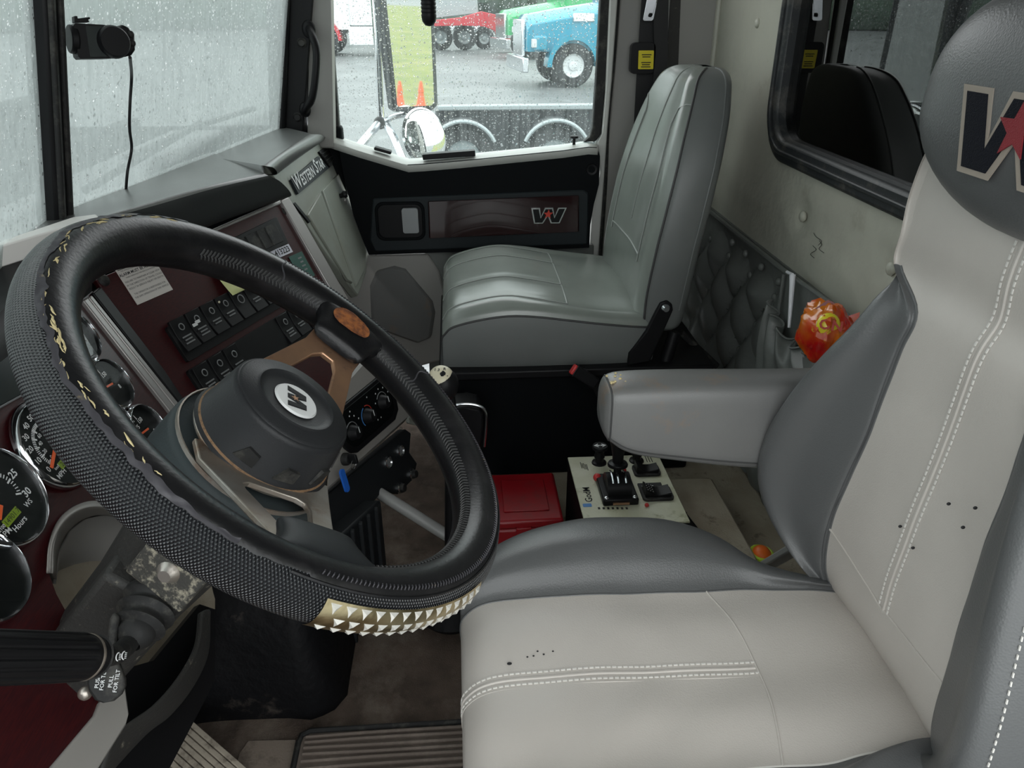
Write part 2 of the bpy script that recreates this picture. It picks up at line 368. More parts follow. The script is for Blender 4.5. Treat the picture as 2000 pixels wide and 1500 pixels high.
    s2 = n.new('ShaderNodeMixShader'); l.new(ml.outputs[0], s2.inputs[0]); l.new(s1.outputs[0], s2.inputs[1]); l.new(fm.outputs[0], s2.inputs[2])
    dk = n.new('ShaderNodeMath'); dk.operation = 'MULTIPLY'; l.new(mx.outputs[0], dk.inputs[0]); dk.inputs[1].default_value = .75
    s3 = n.new('ShaderNodeMixShader'); l.new(dk.outputs[0], s3.inputs[0]); l.new(s2.outputs[0], s3.inputs[1]); l.new(dm.outputs[0], s3.inputs[2])
    l.new(s3.outputs[0], out.inputs[0]); return m
wet_glass('windscreen_glass', .5, 210, .33, .12, fog=(.53, .57, .565))
wet_glass('door_glass', .07, 210, .3, .05)
def dark_glass(name):
    m = bpy.data.materials.new(name); m.use_nodes = True; nt = m.node_tree; n = nt.nodes; l = nt.links; M[name] = m
    for x in list(n): n.remove(x)
    out = n.new('ShaderNodeOutputMaterial'); tr = n.new('ShaderNodeBsdfTransparent'); tr.inputs[0].default_value = (.35, .37, .37, 1)
    gl = n.new('ShaderNodeBsdfGlossy'); gl.inputs['Roughness'].default_value = .01; fr = n.new('ShaderNodeFresnel'); fr.inputs[0].default_value = 1.95
    mx = n.new('ShaderNodeMixShader'); l.new(fr.outputs[0], mx.inputs[0]); l.new(tr.outputs[0], mx.inputs[1]); l.new(gl.outputs[0], mx.inputs[2]); l.new(mx.outputs[0], out.inputs[0])
dark_glass('rear_glass')
def clear_glass(name):
    m = bpy.data.materials.new(name); m.use_nodes = True; nt = m.node_tree; n = nt.nodes; l = nt.links; M[name] = m
    for x in list(n): n.remove(x)
    out = n.new('ShaderNodeOutputMaterial'); tr = n.new('ShaderNodeBsdfTransparent'); gl = n.new('ShaderNodeBsdfGlossy'); gl.inputs['Roughness'].default_value = .03
    mx = n.new('ShaderNodeMixShader'); mx.inputs[0].default_value = .02; l.new(tr.outputs[0], mx.inputs[1]); l.new(gl.outputs[0], mx.inputs[2]); l.new(mx.outputs[0], out.inputs[0])
clear_glass('gauge_glass')
def wlogo(o, ex, ey, w, h, t, mats, parent, names=('badge_edge', 'badge_letter', 'badge_star'), warp=None, star=.3):
    """W emblem with a star, lying in the plane ex, ey around o"""
    o = Vector(o); n = ex.cross(ey).normalized()
    W = [(-1, 1), (-.6, 1), (-.42, .33), (-.2, 1), (.2, 1), (.42, .33), (.6, 1), (1, 1), (.74, 0), (.28, 0), (0, .62), (-.28, 0), (-.74, 0)]
    def pts(k, off, src=W, cx=0, cy=.5):
        r = []
        N = len(src)
        for i, (x, y) in enumerate(src):
            p0 = Vector(src[i-1]); p1 = Vector((x, y)); p2 = Vector(src[(i+1) % N]); a = (p1-p0).normalized(); b = (p2-p1).normalized()
            na = Vector((-a.y, a.x)); nb = Vector((-b.y, b.x)); nm = na+nb; nm = nm/max(.35, nm.dot(na)) ; q = p1+nm*k
            P = o+ex*q.x*w/2+ey*(q.y-.5)*h+n*off
            r.append(warp(P) if warp else P)
        return r
    MB().prism(pts(.06, 0), n*t).build(names[0], mats[0], parent, smooth=0)
    MB().prism(pts(-.02, t), n*t*.6).build(names[1], mats[1], parent, smooth=0)
    S = []
    for i in range(10):
        a = math.pi/2-i*math.pi/5; r = (star if i % 2 == 0 else star*.42); S.append((r*math.cos(a), .62+r*math.sin(a)*w/2/h))
    MB().prism(pts(0, t*1.6, S), n*t*.8).build(names[2], mats[2], parent, smooth=0)
# ================================================================== THE CAB
X0, X1 = -.05, 2.12
YB = -.68
fl = MB(); fl.box((1.03, .3, -.02), (2.3, 2.0, .04)).build('floor', 'carpet', kind='structure', bevel=.004)
MB().box((1.55, -.36, .07), (1.12, .60, .14)).build('floor_riser', 'carpet_tan', kind='structure', bevel=.012)
MB().box((1.03, .02, 1.77), (2.3, 1.44, .05)).build('ceiling', 'pillar_vinyl', kind='structure', bevel=.01)
# ---- back wall: padded vinyl above, quilted below
ex, ez = V(1, 0, 0), V(0, 0, 1)
wc = V(1.05, YB, 1.16)
wb = MB()
hole = rrect(wc, ex, ez, 1.27, .65, .105, 8); big = rrect(V(1.035, YB, 1.285), ex, ez, 2.17, .94, .0005, 8)
ring(wb, big, hole, V(0, -.05, 0))
btn = [PY(1740, 525, YB), PY(1568, 423, YB), V(.83, YB, .735), V(.45, YB, .735)]
rows = []
for i in range(25):
    z = .60+.215*i/24; row = []
    for j in range(161):
        x = X0+2.17*j/160; y = YB+.004*math.sin(math.pi*(z-.60)/.215)
        for b in btn: y -= .010*math.exp(-((x-b.x)**2+(z-b.z)**2)/.0006)
        y += .004*(noise.noise((x*9, z*14, 3))+.5*noise.noise((x*22, z*30, 1)))*math.sin(math.pi*(z-.60)/.215)
        row.append((x, y, z))
    rows.append(row)
wb.grid(rows)
wall = wb.build('wall_back', 'wall_vinyl', kind='structure', smooth=40, weld=True)
for b in btn+[PY(1480, 45, YB)]:
    MB().ball(b+V(0, .0, 0), (.011, .007, .011), 8).build('button', 'wall_vinyl', wall)
rows = []
for i in range(70):
    z = .0+.636*i/69; row = []
    for j in range(220):
        x = X0+2.17*j/219; s = .15
        u = (x+z*.8)/s; v = (x-z*.8)/s
        q = abs(math.sin(math.pi*u)*math.sin(math.pi*v))**.5
        top = min(1, max(0, (.60-z)/.05))
        y = YB+.008+.036*q*top+.004*noise.noise((x*16, z*16, 0))
        row.append((x, y, z))
    rows.append(row)
qb = MB().grid(rows); qb.box((1.035, YB-.005, .32), (2.17, .03, .63)); qp = qb.build('quilted_lining', 'quilt', wall, smooth=50)
hem = MB().tube([V(X0, YB+.018, .632), V(X1, YB+.018, .632)], .006, 8); hem.build('hem', 'quilt', wall)
s = .15
for i in range(-20, 34):
    for j in range(-20, 34):
        x = (i+j)*s/2; z = (i-j)*s/2/.8
        if .9 < x < 2.05 and .12 < z < .62: MB().ball(V(x, YB+.014, z), (.009, .006, .009), 6).build('lining_button', 'quilt', wall)
for k in ((1431, 455), (1456, 481), (1487, 507), (1521, 538), (1568, 575), (1628, 605)):
    p = PY(k[0], k[1], YB+.022); MB().ball(V(p.x, YB+.02, .605), (.009, .007, .009), 6).build('lining_button', 'quilt', wall)
# ---- rear window
rw = thing('window_4', None, None, (1.05, YB, .82), kind='structure')
fr = MB(); ring(fr, rrect(wc+V(0, .012, 0), ex, ez, 1.29, .67, .11, 10), rrect(wc+V(0, .012, 0), ex, ez, 1.20, .58, .07, 10), V(0, -.05, 0)); fr.build('rubber_seal', 'window_rubber', rw, bevel=.008, smooth=50)
f2 = MB(); ring(f2, rrect(wc+V(0, .018, 0), ex, ez, 1.255, .635, .095, 10), rrect(wc+V(0, .018, 0), ex, ez, 1.235, .615, .088, 10), V(0, -.02, 0)); f2.build('locking_strip', 'window_rubber', rw, bevel=.003, smooth=50)
pn = MB(); pn.prism(rrect(wc+V(0, -.012, 0), ex, ez, 1.22, .60, .08, 8), V(0, -.004, 0)); pn.build('window_pane', 'rear_glass', rw, smooth=0)
MB().box((1.05, -.96, .6), (2.1, .06, 2.3)).build('headboard_outside', 'paint_black', bevel=.01)
tag(bpy.data.objects['headboard_outside'], 'black steel headboard standing outside behind the rear window', 'headboard')
# ---- right side wall behind the door
wr = MB(); wr.box((2.135, -.56, .88), (.03, .26, 1.76)); wright = wr.build('wall_right', 'pillar_vinyl', kind='structure', bevel=.004)
MB().tube([V(2.118, YB+.004, 0), V(2.118, YB+.004, 1.74)], .008, 8).build('corner_seam', 'wall_vinyl', wright)
MB().prism([PX(u, v, 2.115) for u, v in ((1311, -10), (1330, -10), (1322, 200), (1316, 420), (1285, 420), (1296, 200))], V(.02, 0, 0)).build('pillar_strip', 'column_dirty', wright, smooth=0)
MB().prism([PX(u, v, 2.105) for u, v in ((1213, -15), (1257, -15), (1240, 250), (1222, 560), (1164, 560), (1176, 380), (1190, 250))], V(.04, 0, 0)).build('trim_3', 'pillar_vinyl', kind='structure', bevel=.004)
sl = MB(); sl.tube(curve([PX(u, v, 2.098) for u, v in ((1207, -15), (1197, 120), (1186, 240), (1180, 380), (1163, 600))], 6), .007, 8, nrm=(1, 0, 0)); sl.build('trim_4', 'rubber', kind='structure')
# ---- windshield: two flat panes meeting at a centre post
B0 = V(1.05, .54, .872); dT = V(0, -.23, 1).normalized()
BR = V(2.03, .43, .845); TR_ = PX(520, -10, 2.0); BL = V(.07, .43, .845)
def pane(name, a, b, m):
    h = .64
    up = V(0, -.2, 1).normalized()*h
    pl = MB(); n = (b-a).cross(up).normalized(); a2 = a-up*.03; b2 = b-up*.03
    pl.prism([a2, b2, b+up, a+up], n*.005)
    w = thing(name, None, None, (a+b)/2, kind='structure')
    pl.build('window_pane', m, w, smooth=0); return w, up
w2, up = pane('window_2', B0, BR, 'windscreen_glass')
w1, _ = pane('window_1', BL, B0, 'windscreen_glass')
cp = MB(); cax = (V(1, 0, 0), up.normalized().cross(V(1, 0, 0)), up.normalized())
cp.box(B0+up*.45+V(.0, -.008, 0), (.038, .03, .75), cax)
trim1 = cp.build('trim_1', 'black_plastic', kind='structure', bevel=.006)
MB().box(B0+up*.45+V(-.011, -.022, 0), (.010, .012, .75), cax).build('rubber_lip', 'rubber', trim1, bevel=.003)
MB().box(B0+up*.45+V(.012, -.022, 0), (.009, .012, .75), cax).build('rubber_lip', 'rubber', trim1, bevel=.003)
# roof rail over the glass and the front firewall
MB().box((1.03, .36, 1.62), (2.2, .12, .28)).build('wall_front', 'pillar_vinyl', kind='structure', bevel=.02)
MB().box((1.03, 1.0, .45), (2.2, .05, .95)).build('wall_footwell', 'black_rubber_mat', kind='structure', bevel=.01)
MB().box((1.03, .82, .43), (2.2, .03, .86)).build('wall_dash', 'door_black', kind='structure', bevel=.004)
MB().box((-.03, .62, .43), (.03, .40, .86)).build('wall_kick', 'pillar_vinyl', kind='structure', bevel=.006)
MB().box((2.11, .66, .42), (.04, .74, .84)).build('wall_cowl', 'door_black', kind='structure', bevel=.01)
# A pillar (black) with grab handle
ap = thing('trim_2', None, None, (2.02, .40, .84), kind='structure')
MB().prism([PX(u, v, 2.02) for u, v in ((519, -20), (612, -20), (590, 275), (526, 275))], V(.07, 0, 0)).build('pillar_cover', 'black_plastic', ap, bevel=.006)
MB().prism([PX(u, v, 2.0) for u, v in ((540, -20), (566, -20), (556, 262), (536, 262))], V(.03, 0, 0)).build('pillar_ridge', 'black_plastic', ap, bevel=.008)
MB().prism([PX(u, v, 2.035) for u, v in ((605, -20), (646, -20), (652, 290), (600, 290))], V(.05, 0, 0)).build('door_jamb', 'pillar_vinyl', ap, bevel=.004)
for u, v in ((589, 84), (581, 229)):
    p = PX(u, v, 2.015); MB().lathe([(.0001, .006), (.007, .006), (.009, 0), (.012, -.002)], p, (-1, 0, 0), 16).build('screw', 'rubber', ap)
gh = thing('grab_handle', 'black curved grab handle screwed to the dark pillar right of the windshield', 'handle', PX(605, 130, 1.99))
MB().tube(curve([PX(u, v, x) for u, v, x in ((601, 52, 2.015), (610, 70, 1.985), (618, 100, 1.97), (616, 150, 1.965), (610, 190, 1.97), (600, 208, 1.985), (594, 220, 2.015))], 6), [.009]*37, 12).build('handle_bar', 'black_plastic', gh)
MB().ball(PX(603, 57, 2.01), (.008, .016, .02), 8).build('handle_foot', 'black_plastic', gh)
MB().ball(PX(596, 214, 2.01), (.008, .014, .018), 8).build('handle_foot', 'black_plastic', gh)

# ================================================================== passenger door
d1 = thing('door_1', None, None, (2.1, -.03, 0), kind='structure')
XD = 2.04
MB().prism([PX(u, v, XD) for u, v in ((662, 292), (655, 282), (700, 294), (750, 310), (795, 322), (830, 320), (900, 314), (1000, 304), (1100, 294), (1150, 287), (1166, 288), (1172, 305), (1170, 360), (1160, 400), (1153, 440), (1151, 484), (900, 492), (720, 498), (690, 420), (670, 340))], V(.05, 0, 0)).build('door_panel', 'door_black', d1, bevel=.006)
# sill: level ledge between glass and panel
si_in = [PX(u, v, XD) for u, v in ((640, 272), (700, 292), (750, 307), (797, 321), (830, 319), (900, 313), (1000, 303), (1100, 293), (1150, 286), (1168, 287))]
si = MB(); rows = [[p+V(.09, 0, .0) for p in si_in], [p+V(.02, 0, .003) for p in si_in], [p+V(-.001, 0, -.003) for p in si_in], [p+V(.0, 0, -.02) for p in si_in]]
for i, p in enumerate(rows[0]): rows[0][i] = V(2.125, p.y, p.z+.0)
si.grid(rows); si.build('door_sill', 'cream_metal', d1, solid=.006, smooth=60)
MB().prism([PX(u, v, XD-.004) for u, v in ((728, 388), (1140, 371), (1150, 378), (1148, 478), (733, 492), (722, 470))], V(.02, 0, 0)).build('panel_inset', 'door_frame_grey', d1, bevel=.004)
inl = MB(); inl.prism([PX(u, v, XD-.012) for u, v in ((836, 394), (1131, 382), (1131, 453), (838, 466))], V(.02, 0, 0)); inl.build('wood_inlay', 'wood_door', d1, bevel=.003)
c = PX(1070, 421, XD-.0125)
wlogo(c, V(0, -1, 0), V(-.05, -.12, 1).normalized(), .088, .038, .0018, ('chrome', 'black_plastic', 'red_print'), d1)
hc = PX(782, 432, XD-.006)
MB().prism(rrect(hc, V(0, -1, 0), ez, .125, .098, .02), V(.012, 0, 0)).build('handle_recess', 'black_plastic', d1, bevel=.003)
hr = MB(); ring(hr, rrect(hc+V(-.004, 0, 0), V(0, -1, 0), ez, .13, .103, .022), rrect(hc+V(-.004, 0, 0), V(0, -1, 0), ez, .115, .088, .018), V(.01, 0, 0)); hr.build('handle_surround', 'door_black', d1, bevel=.002)
MB().prism(rrect(hc+V(-.014, -.027, .003), V(0, -1, 0), V(-.2, 0, 1).normalized(), .042, .07, .006), V(.012, 0, 0)).build('door_handle', 'handle_silver', d1, bevel=.004)
p = PX(1156, 331, XD-.002); MB().lathe([(.0001, -.004), (.008, -.004), (.009, 0), (.014, .001), (.016, -.004)], p, (-1, 0, 0), 18).build('screw', 'black_plastic', d1)
a, b = PX(826, 308, 2.07), PX(928, 300, 2.07)
MB().box((a+b)/2+V(-.006, 0, .004), (.030, (a-b).length, .014), (V(1, 0, 0), (a-b).normalized(), V(1, 0, 0).cross((a-b).normalized()))).build('sill_vent', 'black_plastic', d1, bevel=.002)

p = PX(748, 293, 2.07); MB().box(p, (.03, .045, .008), (V(1, 0, 0), V(0, .96, .28), V(0, -.28, .96))).build('sill_clip', 'black_plastic', d1, bevel=.003)
p = PX(1121, 280, 2.085)
MB().lathe([(.004, -.01), (.004, .012), (.011, .014), (.010, .019), (.0001, .021)], p, (0, 0, 1), 16).build('lock_knob', 'black_plastic', d1)
# lower grey door panel with speaker/pocket bulge
MB().prism([PX(u, v, 2.06) for u, v in ((690, 500), (836, 497), (858, 530), (872, 590), (880, 700), (660, 760), (660, 500))], V(.05, 0, 0)).build('lower_panel', 'pillar_vinyl', d1, bevel=.006)
MB().prism([PX(u, v, 2.05) for u, v in ((722, 560), (735, 530), (770, 521), (792, 527), (845, 590), (850, 612), (843, 660), (815, 672), (725, 640))], V(.03, 0, 0)).build('speaker_panel', 'arm_vinyl', d1, bevel=.008)
MB().prism([PX(u, v, 2.07) for u, v in ((830, 490), (1160, 478), (1155, 760), (840, 760))], V(.04, 0, 0)).build('lower_trim', 'quilt', d1, bevel=.004)
# window frame: rubber around the drop glass, pale metal frame outside it
gl = [PX(u, v, 2.11) for u, v in ((640, -30), (655, 300), (830, 330), (1150, 300), (1172, 280), (1184, -30))]
MB().prism(gl, V(.004, 0, 0)).build('window_pane', 'door_glass', d1, smooth=0)
MB().prism([PX(u, v, 2.095) for u, v in ((630, -20), (646, -20), (648, 60), (664, 272), (650, 272))], V(.03, 0, 0)).build('window_seal', 'rubber', d1, bevel=.003)
MB().prism([PX(u, v, 2.095) for u, v in ((1174, -20), (1194, -20), (1182, 180), (1174, 262), (1164, 276), (1140, 278), (1152, 268), (1158, 250), (1165, 150))], V(.03, 0, 0)).build('window_seal', 'rubber', d1, bevel=.003)
MB().prism([PX(u, v, 2.085) for u, v in ((1192, -20), (1208, -20), (1196, 150), (1187, 250), (1178, 380), (1168, 520), (1150, 520), (1156, 420), (1172, 340), (1166, 283), (1176, 262), (1183, 180))], V(.04, 0, 0)).build('door_frame', 'cream_metal', d1, bevel=.004)

# ---- passenger belt on the pillar
sb = thing('seat_belt', 'black seat belt webbing with yellow tagged retractor on the pillar behind the door', 'seat belt', PX(1265, 200, 2.08))
def strap(px, x, th=.0015): return MB().prism([PX(u, v, x) for u, v in px], V(th, 0, 0))
strap(((1254, -15), (1290, -15), (1283, 150), (1276, 330), (1268, 520), (1226, 520), (1233, 330), (1245, 120)), 2.075).build('webbing', 'belt', sb, smooth=0)
strap(((1276, -15), (1306, -15), (1304, 110), (1297, 300), (1285, 480), (1262, 480), (1272, 250), (1278, 110)), 2.055).build('webbing', 'belt', sb, smooth=0)
c = PX(1256, 114, 2.055); MB().prism(rrect(c, V(0, -1, 0), ez, .062, .072, .012), V(.02, 0, 0)).build('retractor_stop', 'black_plastic', sb, bevel=.004)
c = PX(1262, 117, 2.05); MB().prism(rrect(c, V(0, -1, 0), V(0, .04, 1), .038, .043, .002), V(.005, 0, 0)).build('yellow_tag', 'yellow', sb, smooth=0)
t = MB()
for k, dz in enumerate((.012, .007, -.006, -.011, -.016)): t.box(c+V(-.001, 0, dz), (.001, .024-.004*(k % 2), .002))
t.build('tag_print', 'ink', sb, smooth=0)
c = PX(1272, 10, 2.045); tg = MB(); ring(tg, rrect(c, V(0, -1, 0), V(0, -.15, 1), .026, .07, .006), rrect(c+V(0, 0, -.022), V(0, -1, 0), V(0, -.15, 1), .010, .008, .003), V(.003, 0, 0)); tg.build('belt_tongue', 'chrome_soft', sb, bevel=.001)
# ================================================================== driver's seat
SX = .595
ds = thing('driver_seat', "two-tone grey vinyl driver's seat with emblem headrest, right foreground", 'seat', (SX, -.2, 0))
seam = .122
def cush_row(y, w, zt, zc, zb=.30, k=1.0, sm=seam):
    """far side -> centre -> near side"""
    z = lambda q: zb+(q-zb)*k
    half = [(w*.86, zb-.03), (w*.97, z(zb+.05)), (w, z(zc-.055)), (w*.96, z(zc-.014)), ((w*.9+sm)/2+.012, z(zc+.004)), ((w*.62+sm)/2*1.1, z((zc+zt)/2+.012)), (sm, z(zt+.001)), (sm*.5, z(zt+.004)), (0, z(zt))]
    L = [(SX+a, y, b) for a, b in half]; return L+[(2*SX-p[0], p[1], p[2]) for p in L[-2::-1]]
rowsC = [cush_row(-.004, .185, .465, .475, k=.02), cush_row(.006, .195, .465, .475, k=.45), cush_row(.012, .20, .465, .478, k=.78), cush_row(.004, .205, .462, .476, k=.94),
         cush_row(-.02, .218, .468, .488), cush_row(-.07, .24, .473, .502), cush_row(-.14, .258, .474, .508), cush_row(-.21, .262, .472, .507), cush_row(-.28, .258, .470, .500),
         cush_row(-.335, .235, .470, .488), cush_row(-.375, .185, .472, .478, sm=.116), cush_row(-.42, .15, .473, .474, sm=.112), cush_row(-.46, .14, .468, .468, sm=.11), cush_row(-.52, .135, .455, .455, sm=.11)]
g = net(rowsC, 6, 5)
# soft wrinkles in the light panel
for i in range(g.shape[0]):
    for j in range(g.shape[1]):
        x, y, z = g[i, j]
        if z > .43:
            d = (x-SX)*.75+(y+.15)*.66
            g[i, j, 2] += .0022*math.sin(d*95)*math.exp(-((x-.50)/.06)**2)*math.exp(-((y+.17)/.12)**2)+.0015*noise.noise((x*18, y*18, 5))
NC = g.shape[1]-1; c1 = 6*5; c2 = NC-c1
gh_ = g
MB().grid(sub(gh_, 0, g.shape[0]-1, c1, c2), flip=True).build('cushion_panel', 'light_vinyl', ds, smooth=60)
MB().grid(sub(gh_, 0, g.shape[0]-1, 0, c1), flip=True).build('cushion_bolster', 'grey_vinyl', ds, smooth=60)
MB().grid(sub(gh_, 0, g.shape[0]-1, c2, NC), flip=True).build('cushion_bolster', 'grey_vinyl', ds, smooth=60)
def line(G, r0, r1, col, dz=.001): return [Vector(G[r, col])+V(0, 0, dz) for r in range(r0, r1+1)]
for col in (c1, c2): MB().tube(line(g, 2, g.shape[0]-8, col, -.0005), .0016, 6).build('seam', 'stitch_light' if col == c2 else 'grey_vinyl', ds)
rs = 9*6-4   # cross seam row
def gat(G_, r, c): k = int(r); return Vector(G_[k, c]).lerp(Vector(G_[k+1, c]), r-k)
MB().tube([gat(g, rs-1+2.2*math.cos((j-NC/2)/(c2-NC/2)*1.5), j) for j in range(c1, c2+1)], .0014, 6).build('seam', 'light_vinyl', ds)
st = MB(); mid = NC//2
pth = [Vector(g[r, mid])+V(0, 0, .0) for r in range(2, rs+2)]
def dense(p, step):
    out = []; acc = 0
    for i in range(len(p)-1):
        L = (p[i+1]-p[i]).length; t = step-acc
        while t < L: out.append((p[i].lerp(p[i+1], t/L), (p[i+1]-p[i]).normalized())); t += step
        acc = L-(t-step)
    return out
for off in (-.0075, .0075):
    for q, tt in dense(pth, .0062):
        s_ = tt.cross(V(1, 0, 0)).normalized(); s_ = s_ if s_.z > 0 else -s_
        if abs(q.y) < .5: st.box(q+V(off, 0, 0)+(s_ if s_.length else V(0, 0, 1))*.0009, (.0016, .0044, .0012), (V(1, 0, 0), tt, s_))
st.build('cushion_stitching', 'stitch_light', ds, smooth=0)
MB().tube([p+V(0, 0, .0) for p in pth], .0018, 6).build('seam', 'light_vinyl', ds)
MB().tube([p+V(-.0115, 0, -.0004) for p in pth], .0011, 6).build('seam', 'light_vinyl', ds)
for (u, v) in ((995, 1296), (1050, 1272), (1062, 1278), (1042, 1281), (1030, 1283), (1080, 1272)): p = PZ(u, v, .4755); k_ = 1.3 if u == 995 else .55; MB().ball(p, (.0016*k_, .0022*k_, .0010), 5).build('burn_mark', 'ink', ds)
# seat back
def back_row(z, yc, s, w, ycr, cr=None, yside=-.57, yb=-.62):
    cr = w-.032 if cr is None else cr
    half = [(0, yb), (w*.6, yb), (w*.93, yside), (w+.002, (yside+ycr)/2-.01), (w-.008, ycr-.012), (cr, ycr), ((cr*1.1+s)/2, ycr*.55+yc*.45-.002), (s+.006, yc+.006), (s, yc), (s*.5, yc-.003), (0, yc-.004)]
    L = [(SX+a, b, z) for a, b in half]; return L+[(2*SX-p[0], p[1], p[2]) for p in L[-2::-1]]
rowsB = [back_row(.455, -.462, .11, .13, -.46, yside=-.54), back_row(.475, -.447, .113, .15, -.43, yside=-.55), back_row(.50, -.436, .116, .185, -.405), back_row(.54, -.430, .117, .222, -.385), back_row(.585, -.430, .115, .236, -.376),
         back_row(.64, -.434, .108, .231, -.378), back_row(.70, -.440, .099, .212, -.388), back_row(.755, -.445, .097, .190, -.402), back_row(.805, -.449, .092, .169, -.420),
         back_row(.845, -.453, .090, .158, -.438, cr=.135), back_row(.875, -.462, .148, .154, -.464, cr=.151), back_row(.91, -.46, .145, .162, -.466, cr=.153), back_row(.95, -.463, .15, .172, -.468, cr=.160), back_row(1.0, -.47, .145, .172, -.476, cr=.158), back_row(1.05, -.482, .12, .145, -.49, cr=.13), back_row(1.08, -.52, .06, .09, -.52, cr=.07, yside=-.56, yb=-.58)]
gb = net(rowsB, 6, 5); NB = gb.shape[1]-1; b1 = 8*5; b2 = NB-b1; rA = 10*6
for i in range(gb.shape[0]):
    for j in range(b1, b2+1):
        x, y, z = gb[i, j]; gb[i, j, 1] += .0022*noise.noise((x*14, z*14, 2))
MB().grid(sub(gb, 0, gb.shape[0]-1, b1, b2)).build('backrest_panel', 'light_vinyl', ds, smooth=60)
MB().grid(sub(gb, rA, gb.shape[0]-1, 0, b1)).build('backrest_shoulder', 'light_vinyl', ds, smooth=60)
MB().grid(sub(gb, rA, gb.shape[0]-1, b2, NB)).build('backrest_shoulder', 'light_vinyl', ds, smooth=60)
MB().grid(sub(gb, 0, rA, 0, b1)).build('backrest_wing', 'grey_vinyl', ds, smooth=60)
MB().grid(sub(gb, 0, rA, b2, NB)).build('backrest_wing', 'grey_vinyl', ds, smooth=60)
for col in (b1, b2): MB().tube([Vector(gb[r, col]) for r in range(4, rA+1)], .0015, 6).build('seam', 'grey_vinyl', ds)
# lumbar seam, shallow V
ls = []
for j in range(b1, b2+1):
    t = (j-(b1+b2)/2)/((b2-b1)/2); z = .548+.014*abs(t); r = float(np.interp(z, gb[:, (b1+b2)//2, 2], range(gb.shape[0]))); ls.append(gat(gb, r, j)+V(0, .0005, 0))
MB().tube(ls, .0015, 6).build('seam', 'light_vinyl', ds)
pb = [Vector(gb[r, (b1+b2)//2]) for r in range(19, 75)]
pb = [p+V(-.006+.0*i, 0, 0) for i, p in enumerate(pb)]
st = MB()
for off in (-.008, .008):
    for q, tt in dense(pb, .0062): st.box(q+V(off, .0012, 0), (.0016, .0012, .0044), (V(1, 0, 0), V(1, 0, 0).cross(tt)*-1, tt))
st.build('backrest_stitching', 'stitch_light', ds, smooth=0)
MB().tube([p+V(0, .0004, 0) for p in pb], .0018, 6).build('seam', 'light_vinyl', ds)
# piping stitches on near wing edge
st = MB()
wpath = [Vector(gb[r, NB-4*5]) for r in range(8, 50)]
for q, tt in dense(wpath, .007): st.box(q+V(-.001, .0004, 0), (.0011, .0012, .0036), (V(1, 0, 0), V(1, 0, 0).cross(tt)*-1, tt))
st.build('wing_stitching', 'stitch_light', ds, smooth=0)
for (u, v) in ((1760, 1028), (1855, 984), (1907, 992), (1883, 1030), (1785, 1070), (1961, 1055)):
    p = PY(u, v, -.436); MB().ball(p+V(0, .001, 0), (.0013, .002, .0016), 5).build('burn_mark', 'ink', ds)
# headrest pillow
HC = V(SX, -.49, 1.043)
hd = MB(); rows = []
n_ = 28
for i in range(n_+1):
    ph = -math.pi/2+math.pi*i/n_; row = []
    for j in range(2*n_+1):
        th = 2*math.pi*j/(2*n_); sg = lambda x, p: math.copysign(abs(x)**p, x)
        cz = sg(math.sin(ph), .85); cx = sg(math.cos(ph), .72 if ph > 0 else .6)
        zz = HC.z+.100*cz; ww = .172-.012*cz
        px_ = SX+ww*cx*sg(math.cos(th), .75); py_ = HC.y+.064*cx*sg(math.sin(th), .62)+.004*cz*0
        if cz < -.2: zz += .030*((px_-SX)/.16)**2*(-cz)
        row.append((px_, py_, zz))
    rows.append(row)
hd.grid(rows); headrest = hd.build('headrest', 'grey_vinyl', ds, smooth=60)
wlogo(V(.577, -.4262, 1.027), V(-1, 0, 0), V(0, -.03, 1).normalized(), .150, .060, .0012, ('logo_edge', 'logo_navy', 'star_red'), headrest, star=.31)
# armrest on the far side of the driver's seat
aw = []
for y, zt, zb_, w in ((-.172, .672, .648, .012), (-.176, .688, .632, .026), (-.186, .698, .620, .034), (-.215, .701, .603, .037), (-.28, .701, .589, .037), (-.36, .699, .576, .037), (-.46, .697, .566, .036)):
    cx = .853; zm = (zt+zb_)/2; hh = (zt-zb_)/2; row = []
    for k in range(25):
        a = 2*math.pi*k/24; sg = lambda x, p: math.copysign(abs(x)**p, x)
        row.append((cx+w*sg(math.cos(a), .45), y, zm+hh*sg(math.sin(a), .4)))
    aw.append(row)
ga = crspline(np.array(aw), 8)
am = MB().grid([[Vector(p) for p in r] for r in ga]); am.add([Vector(p) for p in ga[0]], [tuple(range(24))]); arm = am.build('armrest', 'arm_vinyl', ds, smooth=50)
ring_ = [Vector(p) for p in ga[14][:-1]]
MB().tube([p+V(0, 0, 0) for p in ring_], .0012, 6, closed=True).build('seam', 'stitch_dark', arm)
ed = [Vector(r[14])+V(-.0005, 0, 0) for r in ga[14:]]
MB().tube(ed, .0011, 6).build('seam', 'stitch_dark', arm)
fm = MB()
for k in range(9): p = PX(1208+k*2.2+random.uniform(-2, 2), 741+random.uniform(-2, 3), .875); p.z = .699; p.x = .855+random.uniform(-.012, .02); p.y = -.182-.0025*k; fm.ball(p, random.uniform(.0015, .003), 5)
fm.build('torn_foam', 'foam', arm)
# base under the cushion
MB().box((SX, -.22, .22), (.34, .40, .22)).build('seat_base', 'black_plastic', ds, bevel=.02)
MB().box((SX, -.20, .06), (.40, .44, .12)).build('seat_base', 'black_plastic', ds, bevel=.02)
MB().box((SX, -.50, .36), (.26, .05, .12)).build('seat_frame', 'black_plastic', ds, bevel=.01)

